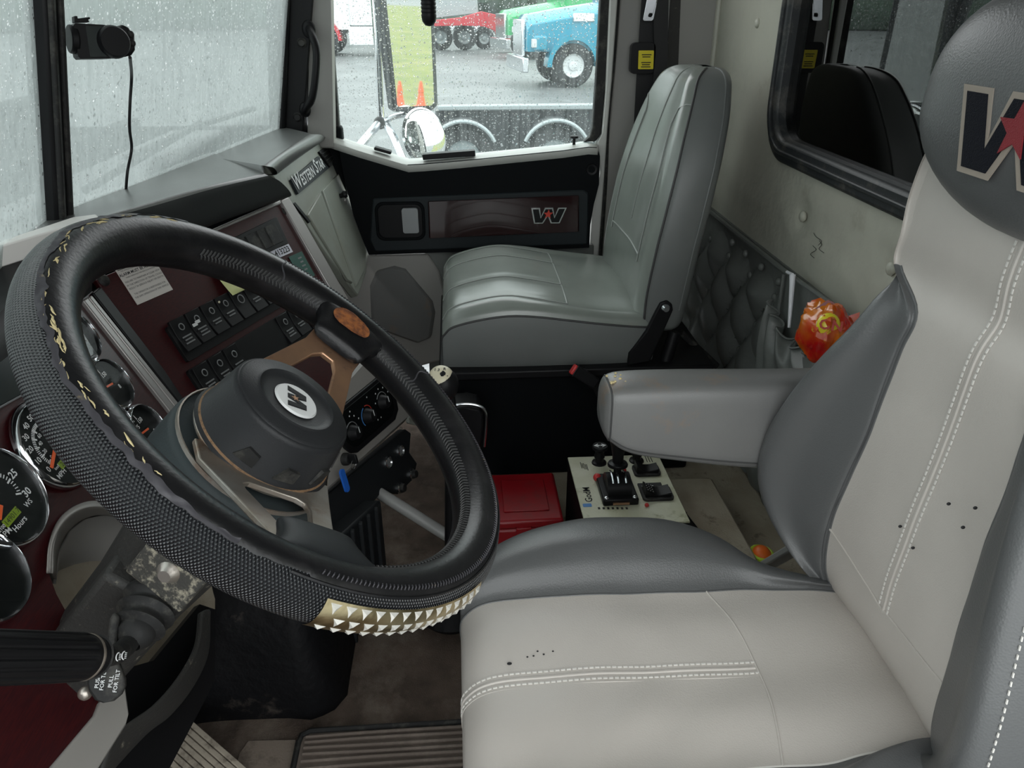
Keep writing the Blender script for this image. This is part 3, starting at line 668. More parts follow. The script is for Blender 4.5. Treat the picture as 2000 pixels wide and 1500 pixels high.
# ================================================================== passenger seat
ps = thing('passenger_seat', 'grey-green vinyl passenger seat by the far door', 'seat', (1.73, -.17, .14))
PXC = 1.735
def pc(y, w, zt, zs, zb=.405, k=1):
    z = lambda q: zb+(q-zb)*k
    half = [(w*.93, zb-.005), (w-.004, z(zb+.02)), (w+.002, z((zb+zs)/2)), (w, z(zs)), (w*.93, z(zs+.022)), (w*.8, z(zt-.004)), (w*.5, z(zt+.002)), (w*.2, z(zt+.003)), (0, z(zt+.003))]
    L = [(PXC-a, y, b) for a, b in half]; return L+[(2*PXC-p[0], p[1], p[2]) for p in L[-2::-1]]
rowsP = [pc(.005, .205, .53, .51, k=.03), pc(.030, .215, .53, .51, k=.3), pc(.040, .222, .53, .505, k=.75), pc(.034, .226, .532, .502, k=.93), pc(.015, .229, .545, .512),
         pc(-.04, .232, .562, .527), pc(-.10, .234, .570, .535), pc(-.16, .235, .562, .532), pc(-.23, .235, .548, .522), pc(-.30, .235, .535, .512), pc(-.37, .232, .528, .503), pc(-.42, .22, .515, .495)]
gp_ = net(rowsP, 5, 4); NP = gp_.shape[1]-1; s1 = 3*4
for col in (5*4, 6*4+2, NP-(6*4+2), NP-5*4):
    for i in range(12, gp_.shape[0]-14): gp_[i, col, 2] -= .003
MB().grid(sub(gp_, 0, gp_.shape[0]-1, s1, NP-s1)).build('seat_cushion', 'seat_vinyl', ps, smooth=60)
MB().grid(sub(gp_, 0, gp_.shape[0]-1, 0, s1)).build('cushion_side', 'seat_vinyl_side', ps, smooth=60)
MB().grid(sub(gp_, 0, gp_.shape[0]-1, NP-s1, NP)).build('cushion_side', 'seat_vinyl_side', ps, smooth=60)
MB().tube([Vector(gp_[r, s1])+V(-.001, 0, 0) for r in range(10, gp_.shape[0])], .0022, 6).build('piping', 'stitch_dark', ps)
for col in (5*4, 6*4+2, NP-(6*4+2), NP-5*4): MB().tube([Vector(gp_[r, col])+V(0, 0, .0015) for r in range(13, gp_.shape[0]-15)], .0016, 6).build('piping', 'piping', ps)
MB().tube([Vector(gp_[gp_.shape[0]-16, c]) for c in range(5*4, NP-5*4+1)], .0018, 6).build('piping', 'piping', ps)
def pbk(z, yf, w, yb, wb=None):
    wb = w if wb is None else wb
    half = [(0, yb), (w*.7, yb), (w*.95, yb+.012), (w+.001, (yb+yf)/2-.01), (w-.002, yf-.028), (w*.955, yf-.012), (w*.84, yf+.004), (w*.62, yf+.001), (w*.3, yf-.004), (0, yf-.005)]
    L = [(PXC-a, b, z) for a, b in half]; return L+[(2*PXC-p[0], p[1], p[2]) for p in L[-2::-1]]
rowsQ = [pbk(.485, -.395, .215, -.475), pbk(.50, -.383, .226, -.485), pbk(.56, -.382, .232, -.495), pbk(.65, -.392, .236, -.505), pbk(.73, -.405, .234, -.517), pbk(.80, -.420, .226, -.53), pbk(.86, -.435, .208, -.543),
         pbk(.91, -.449, .184, -.553), pbk(.955, -.464, .154, -.56), pbk(.985, -.478, .124, -.565), pbk(1.0, -.50, .085, -.56), pbk(1.003, -.525, .03, -.545)]
gq = net(rowsQ, 6, 4); NQ = gq.shape[1]-1; q1 = 5*4
for i in range(gq.shape[0]):
    for j in range(gq.shape[1]):
        gq[i, j, 1] += .002*noise.noise((gq[i, j, 0]*12, gq[i, j, 2]*12, 9))
MB().grid(sub(gq, 0, gq.shape[0]-1, q1, NQ-q1), flip=True).build('seat_back', 'seat_vinyl', ps, smooth=60)
sh = MB().grid(sub(gq, 0, gq.shape[0]-1, 0, q1), flip=True); sh.build('back_side', 'seat_vinyl_side', ps, smooth=60)
MB().grid(sub(gq, 0, gq.shape[0]-1, NQ-q1, NQ), flip=True).build('back_side', 'seat_vinyl_side', ps, smooth=60)
MB().tube([Vector(gq[r, q1])+V(-.001, .001, 0) for r in range(3, gq.shape[0]-3)], .0024, 6).build('piping', 'stitch_dark', ps)
MB().tube([Vector(gq[r, 3*4-2])+V(-.001, 0, 0) for r in range(10, gq.shape[0]-3)], .002, 6).build('piping', 'seat_vinyl_side', ps)
MB().tube([Vector(gq[r, NQ//2])+V(0, .001, 0) for r in range(20, gq.shape[0]-6)], .0016, 6).build('piping', 'piping', ps)
for sgn in (0, 1):
    cc = lambda c: c if not sgn else NQ-c
    pts = [Vector(gq[r, cc(7*4)])+V(0, .001, 0) for r in range(16, 42)]+[Vector(gq[43, cc(27)]), Vector(gq[45, cc(25)]), Vector(gq[46, cc(22)]), Vector(gq[46, cc(20)])]
    MB().tube([p+V(0, .001, 0) for p in pts], .0016, 6).build('piping', 'piping', ps)
MB().tube([Vector(gq[17, c])+V(0, .0015, 0) for c in range(28, NQ-27)], .0016, 6).build('piping', 'piping', ps)
# hinge bracket, pivot bolt, recline strut
xs = 1.497
MB().prism([PX(u, v, xs) for u, v in ((1290, 592), (1303, 587), (1313, 594), (1315, 606), (1300, 640), (1286, 672), (1270, 706), (1226, 714), (1228, 690), (1262, 648), (1276, 620))], V(.012, 0, 0)).build('hinge_bracket', 'black_plastic', ps, bevel=.003)
MB().lathe([(.0001, .008), (.006, .008), (.009, .003), (.010, 0)], PX(1300, 602, xs), (-1, 0, 0), 14).build('hinge_bolt', 'chrome_soft', ps)
MB().tube([PX(1318, 648, 1.53), PX(1298, 712, 1.52)], .014, 12).build('strut', 'black_plastic', ps)
MB().ball(PX(1298, 719, 1.50), .008, 8).build('hinge_bolt', 'chrome_soft', ps)
MB().tube([PX(1330, 650, 1.6), PX(1400, 715, 1.6)], .008, 8).build('strut', 'rubber', ps)
MB().box((1.74, -.24, .275), (.48, .56, .27)).build('seat_box', 'door_black', ps, bevel=.008)
MB().box((1.735, -.25, .405), (.50, .60, .02)).build('seat_frame', 'black_plastic', ps, bevel=.004)
# ================================================================== dashboard
def slab(px, p0, nf, th, lift=0.0, z=None):
    """outline laid on the plane p0/nf (nf faces the cab), raised by lift, th thick"""
    nf = Vector(nf).normalized(); q = Vector(p0)+nf*lift
    m = MB(); m.prism([PP(u, v, q, nf) for u, v in px], -nf*th); return m
PA = PX(625, 265, 2.08); PBq = PX(718, 490, 2.08)
NG = -(V(1, 0, 0).cross(PBq-PA)).normalized(); NG = NG if NG.y < 0 else -NG
PT = PP(560, 390, PA, NG)
D1 = V(.927, -.375, 0).normalized(); D2 = V(-.2, -.5, -1).normalized(); NC_ = D1.cross(D2).normalized(); NC_ = NC_ if NC_.y < 0 else -NC_
D2 = NC_.cross(D1).normalized(); D2 = D2 if D2.z < 0 else -D2
PM = PP(280, 690, PT, NC_)
E1 = V(1, 0, 0); E2 = V(0, -.5, -1).normalized(); NQ_ = E1.cross(E2); NQ_ = NQ_ if NQ_.y < 0 else -NQ_
PL = PP(735, 700, PT, NC_); DL = V(-.1, -.2, -1).normalized(); NL = D1.cross(DL).normalized(); NL = NL if NL.y < 0 else -NL
DL = NL.cross(D1); DL = DL if DL.z < 0 else -DL
G = lambda u, v, l=0: PP(u, v, PA+NG*l, NG)
K = lambda u, v, l=0: PP(u, v, PT+NC_*l, NC_)
Q = lambda u, v, l=0: PP(u, v, PM+NQ_*l, NQ_)
L_ = lambda u, v, l=0: PP(u, v, PL+NL*l, NL)
db = thing('dashboard', 'wraparound dashboard with dark red wood panels, gauges and glovebox', 'dashboard', (1.2, .45, .4))
gpx = MB(); gxp = lambda x_, t_: PM+E1*(x_-PM.x)+E2*t_
gpx.prism([gxp(.16, -.105)]+[Q(u, v) for u, v in ((178, 566), (374, 808), (380, 900), (300, 965), (240, 992), (180, 981), (135, 1000), (105, 1050), (92, 1110), (110, 1160), (140, 1215), (185, 1285), (195, 1350), (187, 1398), (100, 1500), (-20, 1640))]+[gxp(.16, .22)], -NQ_*.008); gpx.build('gauge_panel', 'wood', db, smooth=0)
MB().box(gxp(.15, .06)+V(0, .02, 0), (.02, .30, .36)).build('dash_end', 'beige_plastic', db, bevel=.01)
slab(((187, 546), (548, 394), (735, 700), (640, 770), (560, 900), (372, 810)), PT, NC_, .01).build('switch_panel', 'wood', db, bevel=.002)
slab(((163, 586), (172, 580), (378, 836), (370, 850)), PM, NQ_, .012, .006).build('metal_strip', 'silver_trim', db, bevel=.002)
slab(((174, 580), (180, 576), (385, 832), (379, 838)), PM, NQ_, .010, .008).build('metal_strip', 'silver_trim', db, bevel=.002)
slab(((182, 572), (196, 560), (392, 815), (386, 832)), PM, NQ_, .012, .005).build('dark_edge', 'black_plastic', db, bevel=.002)
slab(((548, 392), (564, 384), (590, 425), (742, 690), (727, 706)), PT, NC_, .014, .006).build('panel_frame', 'silver_trim', db, bevel=.002)
slab(((300, 497), (548, 390), (552, 397), (300, 504)), PT, NC_, .012, .005).build('panel_frame', 'silver_trim', db, bevel=.002)
for u, v in ((557, 412), (203, 547)):
    p = K(u, v); MB().lathe([(.0001, .002), (.006, .0035), (.008, .002), (.010, -.001)], p, NC_, 18).build('screw', 'rubber', db)
# pale ledge over the gauges and black hood face under it
zt = .875
a0, a1, a2, a3 = PZ(-60, 492, zt), PZ(140, 424, zt), PZ(188, 418, zt), PZ(193, 423, zt)
b0 = PZ(-60, 512, zt)
le = (PZ(-160, 528, zt)-a3); l0 = a3+le*((a3.x-.10)/-le.x); l1 = V(.10, l0.y+.06, zt)
lg = MB(); lg.prism([l0, l1, PZ(-60, 490, zt), a1, a2, a3], V(0, 0, -.024)); lg.build('pale_ledge', 'white_board', db, bevel=.002)
t0 = l0+V(0, .012, -.02); t1 = a3+V(0, .012, -.02)
q0 = gxp(.14, -.105); q1 = Q(180, 572, -.002)
MB().add([t0, t1, q1, q0], [(0, 1, 2, 3)]).build('hood_face', 'black_plastic', db, solid=.005)
slab(((-60, 694), (60, 632), (80, 622), (82, 628), (-60, 702)), PM, NQ_, .008, .004).build('metal_strip', 'silver_trim', db, smooth=0)
scr = slab(((-60, 722), (140, 612), (190, 690), (-60, 826)), PM, NQ_, .008, .004); scr.build('message_screen', 'screen', db, bevel=.002)
scl = MB(); scl.tube([Q(-60, 828, .004), Q(190, 692, .004)], .0012, 6); scl.tube([Q(-60, 719, .004), Q(140, 609, .004)], .0012, 6); scl.build('screen_border', 'grey_print', db)
# padded top: driver/centre part and passenger part
def front(pts): return pts
zt2 = .868
back = [V(.72, .60, .86), V(1.05, .56, .868), V(1.3, .53, .862), V(1.62, .49, .855)]
ft = [PZ(150, 440, .868), K(300, 398, .075), K(420, 364, .075), K(520, 341, .07)]
fm_ = [p+V(0, -.010, -.012) for p in ft]
fb = [K(150, 500, .02), K(300, 482, .035), K(430, 432, .035), K(569, 382, .03)]
rowsD = [back, [(back[i]*.5+ft[i]*.5)+V(0, 0, .004) for i in range(4)], [ft[i]*.88+back[i]*.12+V(0, 0, .002) for i in range(4)], ft, [ft[i]*.55+fb[i]*.45+V(0, -.006, .004) for i in range(4)], fb, [p+V(0, .03, -.004) for p in fb]]
rowsD = [[tuple(q) for q in r] for r in rowsD]
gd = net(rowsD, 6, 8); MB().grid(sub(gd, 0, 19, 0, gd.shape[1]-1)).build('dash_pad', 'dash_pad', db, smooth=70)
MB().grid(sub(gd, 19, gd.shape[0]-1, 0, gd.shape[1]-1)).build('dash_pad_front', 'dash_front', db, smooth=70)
cap = [Vector(gd[r, -1]) for r in range(gd.shape[0])]
back2 = [V(1.60, .495, .852), V(1.83, .470, .849), V(2.06, .445, .846)]
ft2 = [G(518, 324, .02), G(562, 293, .025), G(608, 262, .02)]
fb2 = [G(540, 341, .012), G(588, 305, .012), G(637, 271, .012)]
r2 = [back2, [back2[i]*.5+ft2[i]*.5+V(0, 0, .001) for i in range(3)], [ft2[i]*.9+back2[i]*.1+V(0, 0, .001) for i in range(3)], ft2, [ft2[i]*.5+fb2[i]*.5+V(0, -.006, .004) for i in range(3)], fb2, [p+V(0, .03, 0) for p in fb2]]
g2 = net([[tuple(q) for q in r] for r in r2], 6, 8); MB().grid(sub(g2, 0, g2.shape[0]-1, 0, g2.shape[1]-1)).build('dash_pad', 'dash_pad', db, smooth=70)
sd0 = [Vector(g2[r, 0]) for r in range(0, 17)]; MB().grid([sd0, [p+V(.002, 0, -.03) for p in sd0]]).build('dash_pad_side', 'dash_pad', db, solid=.004)
# glovebox side
slab(((515, 318), (562, 290), (633, 264), (650, 298), (672, 344), (694, 392), (713, 455), (720, 493), (716, 532), (700, 578), (640, 500), (563, 386)), PA, NG, .02, 0).build('glovebox_fascia', 'beige_grey', db, bevel=.004)
gbx = slab(((602, 419), (627, 377), (650, 440), (690, 553), (680, 548)), PA, NG, .008, .005); gbx.build('glovebox_door', 'beige_grey', db, bevel=.003)
gb2 = slab(((631, 372), (669, 332), (692, 392), (711, 456), (716, 495), (712, 530), (697, 560), (655, 440)), PA, NG, .008, .005); gb2 = gb2.build('glovebox_door', 'beige_grey', db, bevel=.003)
p = G(664, 383, .006); MB().lathe([(.0001, .018), (.008, .018), (.010, .012), (.006, .006), (.006, 0)], p, NG, 16).build('latch_knob', 'black_plastic', gb2)
MB().box(p+V(0, -.012, -.012), (.02, .006, .012), (V(.7, 0, -.7), V(0, 1, 0), V(.7, 0, .7))).build('latch_lever', 'silver_trim', gb2, bevel=.002)
slab(((574, 398), (577, 395), (607, 432), (604, 435)), PA, NG, .006, .004).build('dark_edge', 'black_plastic', db, smooth=0)  # shadow bar beside the glovebox door, laid on as a black strip
bp_ = slab(((569, 351), (622, 305), (643, 328), (583, 379)), PA, NG, .006, .006).build('name_badge', 'door_frame_grey', db, bevel=.001)
la, lb_ = G(578, 372, .0065), G(638, 323, .0065); bx = (G(636, 324, 0)-G(582, 371, 0)).normalized(); by = NG.cross(bx); 
bc = (G(569, 351, .0068)+G(622, 305, .0068)+G(643, 328, .0068)+G(583, 379, .0068))/4
bw = (G(637, 326, 0)-G(580, 376, 0)).length
tx = MB(); wtx = bw*.94; off = -wtx/2
tx_ = MB(); text(tx_, 'Western Star'.replace('estern', 'ESTERN').replace('tar', 'TAR'), (0, 0, 0), V(1, 0, 0), V(0, 1, 0), 1, 0, 'LEFT')
x = 0
def smallcaps(mb, s, c, ax, ay, h, W):
    segs = []; tot = 0
    for ch, k in s:
        m_ = MB(); text(m_, ch, (0, 0, 0), V(1, 0, 0), V(0, 1, 0), h*k, 0, 'LEFT', bold=.02); w_ = max(p.x for p in m_.v)+h*.04; segs.append((m_, tot, k)); tot += w_
    sc = W/tot
    for m_, o_, k in segs: mb.add([c+ax*((p.x+o_)*sc-W/2)+ay*(p.y-(1-k)*h*.36) for p in m_.v], m_.f)
smallcaps(tx, [('W', 1.35), ('ESTERN', 1), (' S', 1.35), ('TAR', 1)], bc+NG*.0004, bx, by, .032, wtx)
tx.build('badge_lettering', 'white_print', bp_, smooth=0)
vt = slab(((624, 296), (640, 285), (661, 311), (645, 327)), PA, NG, .008, .006).build('air_vent', 'black_plastic', db, bevel=.002)
vr = MB()
for k in range(4):
    t = .15+.22*k; a = G(626, 297, .007).lerp(G(645, 325, .007), t); b = G(640, 287, .007).lerp(G(660, 311, .007), t); vr.tube([a, b], .0014, 5)
vr.build('vent_slats', 'rubber', vt)
# ---- gauges
def gauge(c, r, marks, needle, nums=(), size=.011, icon=None, lcd=None, extra=(), tick_r=.74, nums2=()):
    g0 = MB().lathe([(r*.93, .001), (r*.935, .006), (r*.96, .009), (r*1.0, .0075), (r*1.04, .002), (r*1.045, 0)], c, NQ_, 48).build('gauge', 'chrome', db, smooth=50)
    MB().lathe([(.0001, .0015), (r*.94, .0015)], c, NQ_, 48).build('gauge_face', 'gauge_face', g0, smooth=0)
    up = -E2; rt = E1; n = NQ_
    pt = lambda ang, rr, h=.002: c+rt*(rr*r*math.sin(math.radians(ang)))+up*(rr*r*math.cos(math.radians(ang)))+n*h
    tk = MB()
    for a, l, w in marks:
        p0, p1 = pt(a, tick_r), pt(a, tick_r-l); d = (p1-p0).normalized(); tk.box((p0+p1)/2, ((p1-p0).length, w, .0004), (d, n.cross(d), n))
    for s_, a, rr in nums: text(tk, s_, pt(a, rr), rt, up, size, .0004, bold=.02)
    for s_, a, rr in nums2: text(tk, s_, pt(a, rr), rt, up, size*.68, .0004, bold=.01)
    for s_, dx, dy, sz in extra: text(tk, s_, c+rt*dx*r+up*dy*r+n*.002, rt, up, sz, .0004, bold=.01)
    if tk.v: tk.build('dial_marks', 'white_print', g0, smooth=0)
    if needle is not None:
        a, l0, l1 = needle; p0, p1 = pt(a, -l0, .0045), pt(a, l1, .0045); d = (p1-p0).normalized(); MB().box((p0+p1)/2, ((p1-p0).length, r*.075, .0012), (d, n.cross(d), n)).build('needle', 'needle', g0, bevel=.0003)
    if lcd:
        dx, dy, w, h, s_ = lcd; cc = c+rt*dx*r+up*dy*r+n*.0022
        MB().box(cc, (w, h, .0008), (rt, up, n)).build('lcd_window', 'lcd', g0, smooth=0)
        t_ = MB(); text(t_, s_, cc+n*.0007, rt, up, h*.95, .0002); t_.build('lcd_digits', 'lcd_digit', g0, smooth=0)
    MB().lathe([(.0001, .0052), (r*.93, .0052)], c, NQ_, 40).build('gauge_lens', 'gauge_glass', g0, smooth=0)
    return g0
# small dials
def sm(u, v, r=.0355):
    c = Q(u, v, .002); mk = [(a, w, .0012) for a, w in ((-62, .12), (-44, .12), (-26, .12), (-6, .2))]
    gauge(c, r, mk, (-80, .02, .60), (('75', -48, .48), ('150', 4, .42), ('8', 130, .45)), size=.0085)
sm(214, 752); sm(284, 840); sm(147, 660); sm(218, 836)
rT = .0535
cT = Q(-3, 972, .003)
mk = [(-120+i*8, .13 if i % 5 == 0 else .08, .0018 if i % 5 == 0 else .0009) for i in range(31)]
mk = [(a, l, w) for a, l, w in mk]
nm = [(str(i), -120+i*8, .63) for i in range(0, 31, 5)]
gauge(cT, rT, mk, (-120, -.2, .5), nm, size=.0115, tick_r=.50, lcd=(-.15, -.40, .026, .0085, '14901.7'), extra=(('Hours', -.13, -.60, .009), ('RPM', -.52, -.52, .009), ('x100', -.50, -.40, .0055), ('WS', .38, -.47, .008)))
cS = Q(103, 868, .003)
mk = [(-112+i*4.48, .13 if i % 5 == 0 else .08, .0018 if i % 5 == 0 else .0009) for i in range(51)]
spn = [(str(i*10), -112+i*22.4, .70) for i in range(0, 11)]
kmn = [(str(i*20), -112+i*27.9, .37) for i in range(0, 9)]
gauge(cS, rT, mk, (-114, .05, .66), spn, size=.0095, tick_r=.56, nums2=kmn, lcd=(-.18, -.40, .018, .0085, '20.1'), extra=(('km/h', -.42, -.36, .005), ('MPH', -.46, -.52, .0085)))
gauge(Q(-32, 1128, .003), .045, [], None)
# opening for the steering column
oc = [(92, 1120), (95, 1060), (115, 1013), (150, 986), (190, 978), (245, 990), (300, 1010)]
ic = [(101, 1118), (106, 1064), (126, 1024), (158, 1000), (195, 994), (245, 1005), (300, 1026)]
rows = [[Q(u, v, .004) for u, v in oc], [Q(u, v, .012) for u, v in [((a[0]+b[0])/2, (a[1]+b[1])/2) for a, b in zip(oc, ic)]], [Q(u, v, .004) for u, v in ic], [Q(u+10, v+14, -.06) for u, v in ic]]
gg = net([[tuple(p) for p in r] for r in rows], 4, 5)
MB().grid(sub(gg, 0, gg.shape[0]-1, 0, gg.shape[1]-1), flip=True).build('column_surround', 'beige_plastic', db, solid=.004, smooth=70)
tn = MB(); r0 = [Q(u, v, -.055) for u, v in ((103, 1140), (112, 1080), (135, 1035), (165, 1012), (200, 1005), (260, 1012), (330, 1040))]; r1 = [Q(u, v, -.10) for u, v in ((112, 1112), (140, 1102), (170, 1096), (210, 1094), (250, 1103), (300, 1118), (350, 1120))]
tn.grid([r0, [a.lerp(b, .5)+NQ_*-.012 for a, b in zip(r0, r1)], r1]); tn.build('column_surround', 'pillar_vinyl', db, solid=.003, smooth=70)
slab(((60, 1090), (420, 1010), (420, 1300), (200, 1330), (80, 1200)), PM, NQ_, .01, -.16).build('firewall_insulation', 'carpet_tan', db, smooth=0)
slab(((60, 1330), (60, 1560), (300, 1560), (420, 1330), (420, 1190), (390, 1180), (300, 1290), (230, 1310)), PM, NQ_, .01, -.09).build('knee_panel', 'black_plastic', db, smooth=0)
slab(((98, 1502), (187, 1396), (196, 1372), (238, 1336), (246, 1342), (253, 1392), (246, 1418), (150, 1570), (50, 1570)), PM, NQ_, .04, .004).build('lower_trim', 'beige_plastic', db, bevel=.006)
oc = [(408, 1190), (404, 1270), (375, 1335), (330, 1392), (280, 1432), (190, 1530)]; ic = [(392, 1198), (384, 1262), (352, 1322), (306, 1376), (262, 1408), (222, 1434)]
rows = [[Q(u, v, -.03) for u, v in ic], [Q(u, v, -.022) for u, v in ic], [Q(u, v, -.05) for u, v in oc], [Q(u+4, v+6, -.10) for u, v in oc]]
gg = net([[tuple(p) for p in r] for r in rows], 3, 6)
MB().grid(sub(gg, 0, gg.shape[0]-1, 0, gg.shape[1]-1)).build('knee_bolster', 'carpet_dark' if 'carpet_dark' in M else 'column_dirty', db, solid=.004, smooth=60)
# ---- switch banks
def bank(px_first, px_last, n, skip, h0, hh, x_pad, kinds):
    a = K(*px_first, .002); b = K(*px_last, .002); st_ = (b-a)/(n-1); dd = D2
    ex_ = D1; L = (b-a).dot(ex_); step = L/(n-1)
    c = (a+b)/2; bz = MB(); bz.prism(rrect(c+NC_*.004, ex_, -dd, L+step*1.25, hh+.008, .004), -NC_*.008)
    bk = bz.build('switch_bank', 'black_plastic', db, bevel=.002)
    for i in range(n):
        if i in skip: continue
        p = a+ex_*(step*i)+NC_*.002+D2*.002
        r_ = MB(); w = step*.86; rows = []
        for k in range(9):
            t = k/8; y = -hh/2+hh*t; z = .003+.004*abs(2*t-1)**1.2*(1 if t > .5 else .55)
            rows.append([p+ex_*(-w/2)+dd*y+NC_*0, p+ex_*(-w/2)+dd*y+NC_*z, p+ex_*(w/2)+dd*y+NC_*z, p+ex_*(w/2)+dd*y+NC_*0])
        r_.grid(rows); r_.add(rows[0], [(0, 1, 2, 3)]); r_.add(rows[-1], [(3, 2, 1, 0)])
        sw = r_.build('rocker_switch', 'black_plastic', bk, bevel=.0008, smooth=40)
        kd = kinds[i] if i < len(kinds) else 2
        mk_ = MB(); 
        if kd == 'o': mk_.lathe([(w*.2, 0), (w*.26, .0005), (w*.2, .001)], p-dd*hh*.12+NC_*.006, NC_, 14)
        else:
            for j in range(kd): mk_.box(p+dd*(hh*(.08+.10*j))+NC_*(.0052+.0003*j), (w*(.62-.12*(j % 2)), .0022, .0006), (ex_, dd, NC_))
            mk_.lathe([(w*.14, 0), (w*.19, .0005), (w*.14, .001)], p-dd*hh*.22+NC_*.0056, NC_, 12)
        mk_.build('switch_marking', 'grey_print', sw, smooth=0)
    return bk
hh = (K(372, 690)-K(345, 625)).length*.82
hh *= 1.16
bk1 = bank((355, 652), (572, 562), 9, (), 0, hh, 0, (3, 3, 2, 2, 'o', 2, 2, 1, 0))
bk2 = bank((400, 741), (606, 622), 9, (3, 4, 5), 0, hh, 0, (3, 3, 3, 0, 0, 0, 3, 2, 1))
m_ = MB()
for (u, v) in ((386, 628), (381, 634)): m_.box(K(u, v, .012), (.010, .005, .0006), (D1, D2, NC_))
m_.build('switch_marking', 'white_print', bk1, smooth=0)
MB().ball(K(428, 590, .009), .002, 6).build('indicator_lamp', 'ivory', bk1)
# blank radio slot up right
rs_ = slab(((440, 472), (541, 423), (564, 474), (470, 520)), PT, NC_, .008, .005).build('vent_panel', 'black_plastic', db, bevel=.002)
slab(((452, 474), (537, 434), (555, 470), (474, 508)), PT, NC_, .004, .0065).build('vent_inset', 'rubber', rs_, bevel=.001)
ln = MB()
for f in (.3, .55, .75):
    a = K(452, 474, .0075).lerp(K(537, 434, .0075), f); b = K(474, 508, .0075).lerp(K(555, 470, .0075), f); ln.tube([a, b], .0007, 5)
ln.build('vent_slats', 'rubber', rs_)
# ---- climate and lower column
slab(((540, 960), (632, 790), (705, 708), (742, 690), (762, 720), (798, 778), (803, 806), (790, 828), (640, 962), (560, 1060)), PL, NL, .03, 0).build('centre_bezel', 'beige_plastic', db, bevel=.008)
cl = slab(((655, 806), (746, 731), (760, 733), (768, 745), (779, 800), (773, 820), (700, 884), (688, 885), (676, 876), (650, 822)), PL, NL, .012, .006).build('climate_control', 'black_plastic', db, bevel=.002)
slab(((662, 810), (748, 740), (757, 742), (763, 752), (771, 798), (766, 814), (700, 872), (690, 873), (681, 866), (657, 825)), PL, NL, .006, .0075).build('control_face', 'gauge_face', cl, bevel=.001)
for i, (u, v) in enumerate(((746, 785), (717, 812), (688, 845))):
    c = L_(u, v, .0075)
    MB().lathe([(.0001, .016), (.011, .016), (.013, .012), (.0155, .001), (.016, 0)], c, NL, 26).build('knob', 'black_plastic', cl, bevel=.0)
    MB().box(c+NL*.0168+D1*.001-DL*.005, (.0015, .012, .0008), (D1, DL, NL)).build('knob_pointer', 'white_print', cl, smooth=0)
    for nm_, a0, a1 in ((('red_print', -20, 100), ('blue_print', 110, 230)) if i == 1 else (('grey_print', 10, 150),)):
        pts = [c+D1*.021*math.cos(math.radians(a))-DL*.021*math.sin(math.radians(a))+NL*.0008 for a in range(a0, a1, 10)]
        MB().tube(pts, .0009, 5).build('dial_arc', nm_, cl)
dt = MB()
for (u, v) in ((683, 804), (691, 812), (700, 817), (682, 813), (672, 836), (672, 822), (716, 776), (733, 769), (738, 760), (747, 757), (757, 765), (733, 788), (738, 820), (744, 815)): dt.lathe([(.0001, .0004), (.0018, .0004)], L_(u, v, .0078), NL, 10)
dt.build('control_icons', 'white_print', cl, smooth=0)
lp = slab(((560, 1075), (640, 968), (792, 838), (803, 846), (800, 884), (815, 905), (808, 935), (778, 965), (745, 962), (655, 1075), (600, 1140)), PL, NL, .02, -.012).build('lower_panel', 'dark_plastic', db, bevel=.004)
for u, v in ((757, 903), (781, 880)):
    c = L_(u, v, -.012); MB().lathe([(.009, .002), (.0115, .005), (.013, .004), (.0135, 0)], c, NL, 24).build('socket_ring', 'chrome_soft', db); MB().lathe([(.0001, .003), (.0095, .002)], c, NL, 20).build('socket_cap', 'grey_print', db)
for u, v in ((780, 953), (803, 926)):
    c = L_(u, v, -.012); MB().lathe([(.0001, .014), (.008, .014), (.010, .010), (.0105, 0)], c, NL, 20).build('pull_knob', 'rubber', db); MB().lathe([(.010, .006), (.0125, .004), (.0125, 0)], c, NL, 20).build('knob_ring', 'chrome_soft', db)
MB().ball(L_(783, 836, -.008), .003, 6).build('screw', 'steel', db)
du = MB(); a, b = PX(652, 1060, 1.12), PX(745, 975, 1.30)
du.prism([a, b, b+V(0, 0, -.28), a+V(0, 0, -.28)], V(0, .06, 0)); dct = du.build('air_duct', 'dark_plastic', db, bevel=.006)
for t in (.15, .32, .49, .66, .83): q = a.lerp(b, t); MB().box(q+V(0, -.003, -.14), (.010, .008, .27)).build('duct_rib', 'dark_plastic', dct, bevel=.002)
slab(((796, 806), (813, 799), (850, 818), (846, 838), (800, 827)), L_(800, 815, -.03), NL, .01, 0).build('console_bracket', 'beige_grey', db, bevel=.003)
slab(((808, 798), (822, 794), (832, 812), (812, 818)), L_(800, 815, 0), NL, .02, 0).build('console_bracket', 'beige_grey', db, bevel=.004)
# ignition with keys
ign = L_(672, 897, .0)
MB().lathe([(.0001, .012), (.009, .012), (.012, .008), (.013, -.01)], ign, NL, 18).build('ignition_barrel', 'rubber', db)
ky = thing('ignition_keys', 'ignition keys with a bright blue plastic tag hanging below the steering wheel hub', 'keys', ign+NL*.015)
ring_c = ign+NL*.02+V(0, 0, -.012)
MB().box(ign+NL*.02, (.006, .02, .018), (D1, DL, NL)).build('key_head', 'black_plastic', ky, bevel=.002)
MB().box(ign+NL*.02+V(.006, 0, -.008), (.010, .016, .003), (D1, DL, NL)).build('key_head', 'steel', ky, bevel=.001)
MB().tube([ring_c+D1*.010*math.cos(a*.4)+V(0, 0, 1)*.010*math.sin(a*.4) for a in range(16)], .0008, 6, closed=True).build('key_ring', 'chrome_soft', ky)
tg0, tg1 = L_(668, 917, .03), L_(681, 960, .03); tt = (tg1-tg0).normalized(); tw = NL.cross(tt)
MB().prism(rrect((tg0+tg1)/2, tw, tt, .014, (tg1-tg0).length, .006), -NL*.004).build('blue_tag', 'blue_tag', ky, bevel=.0012)
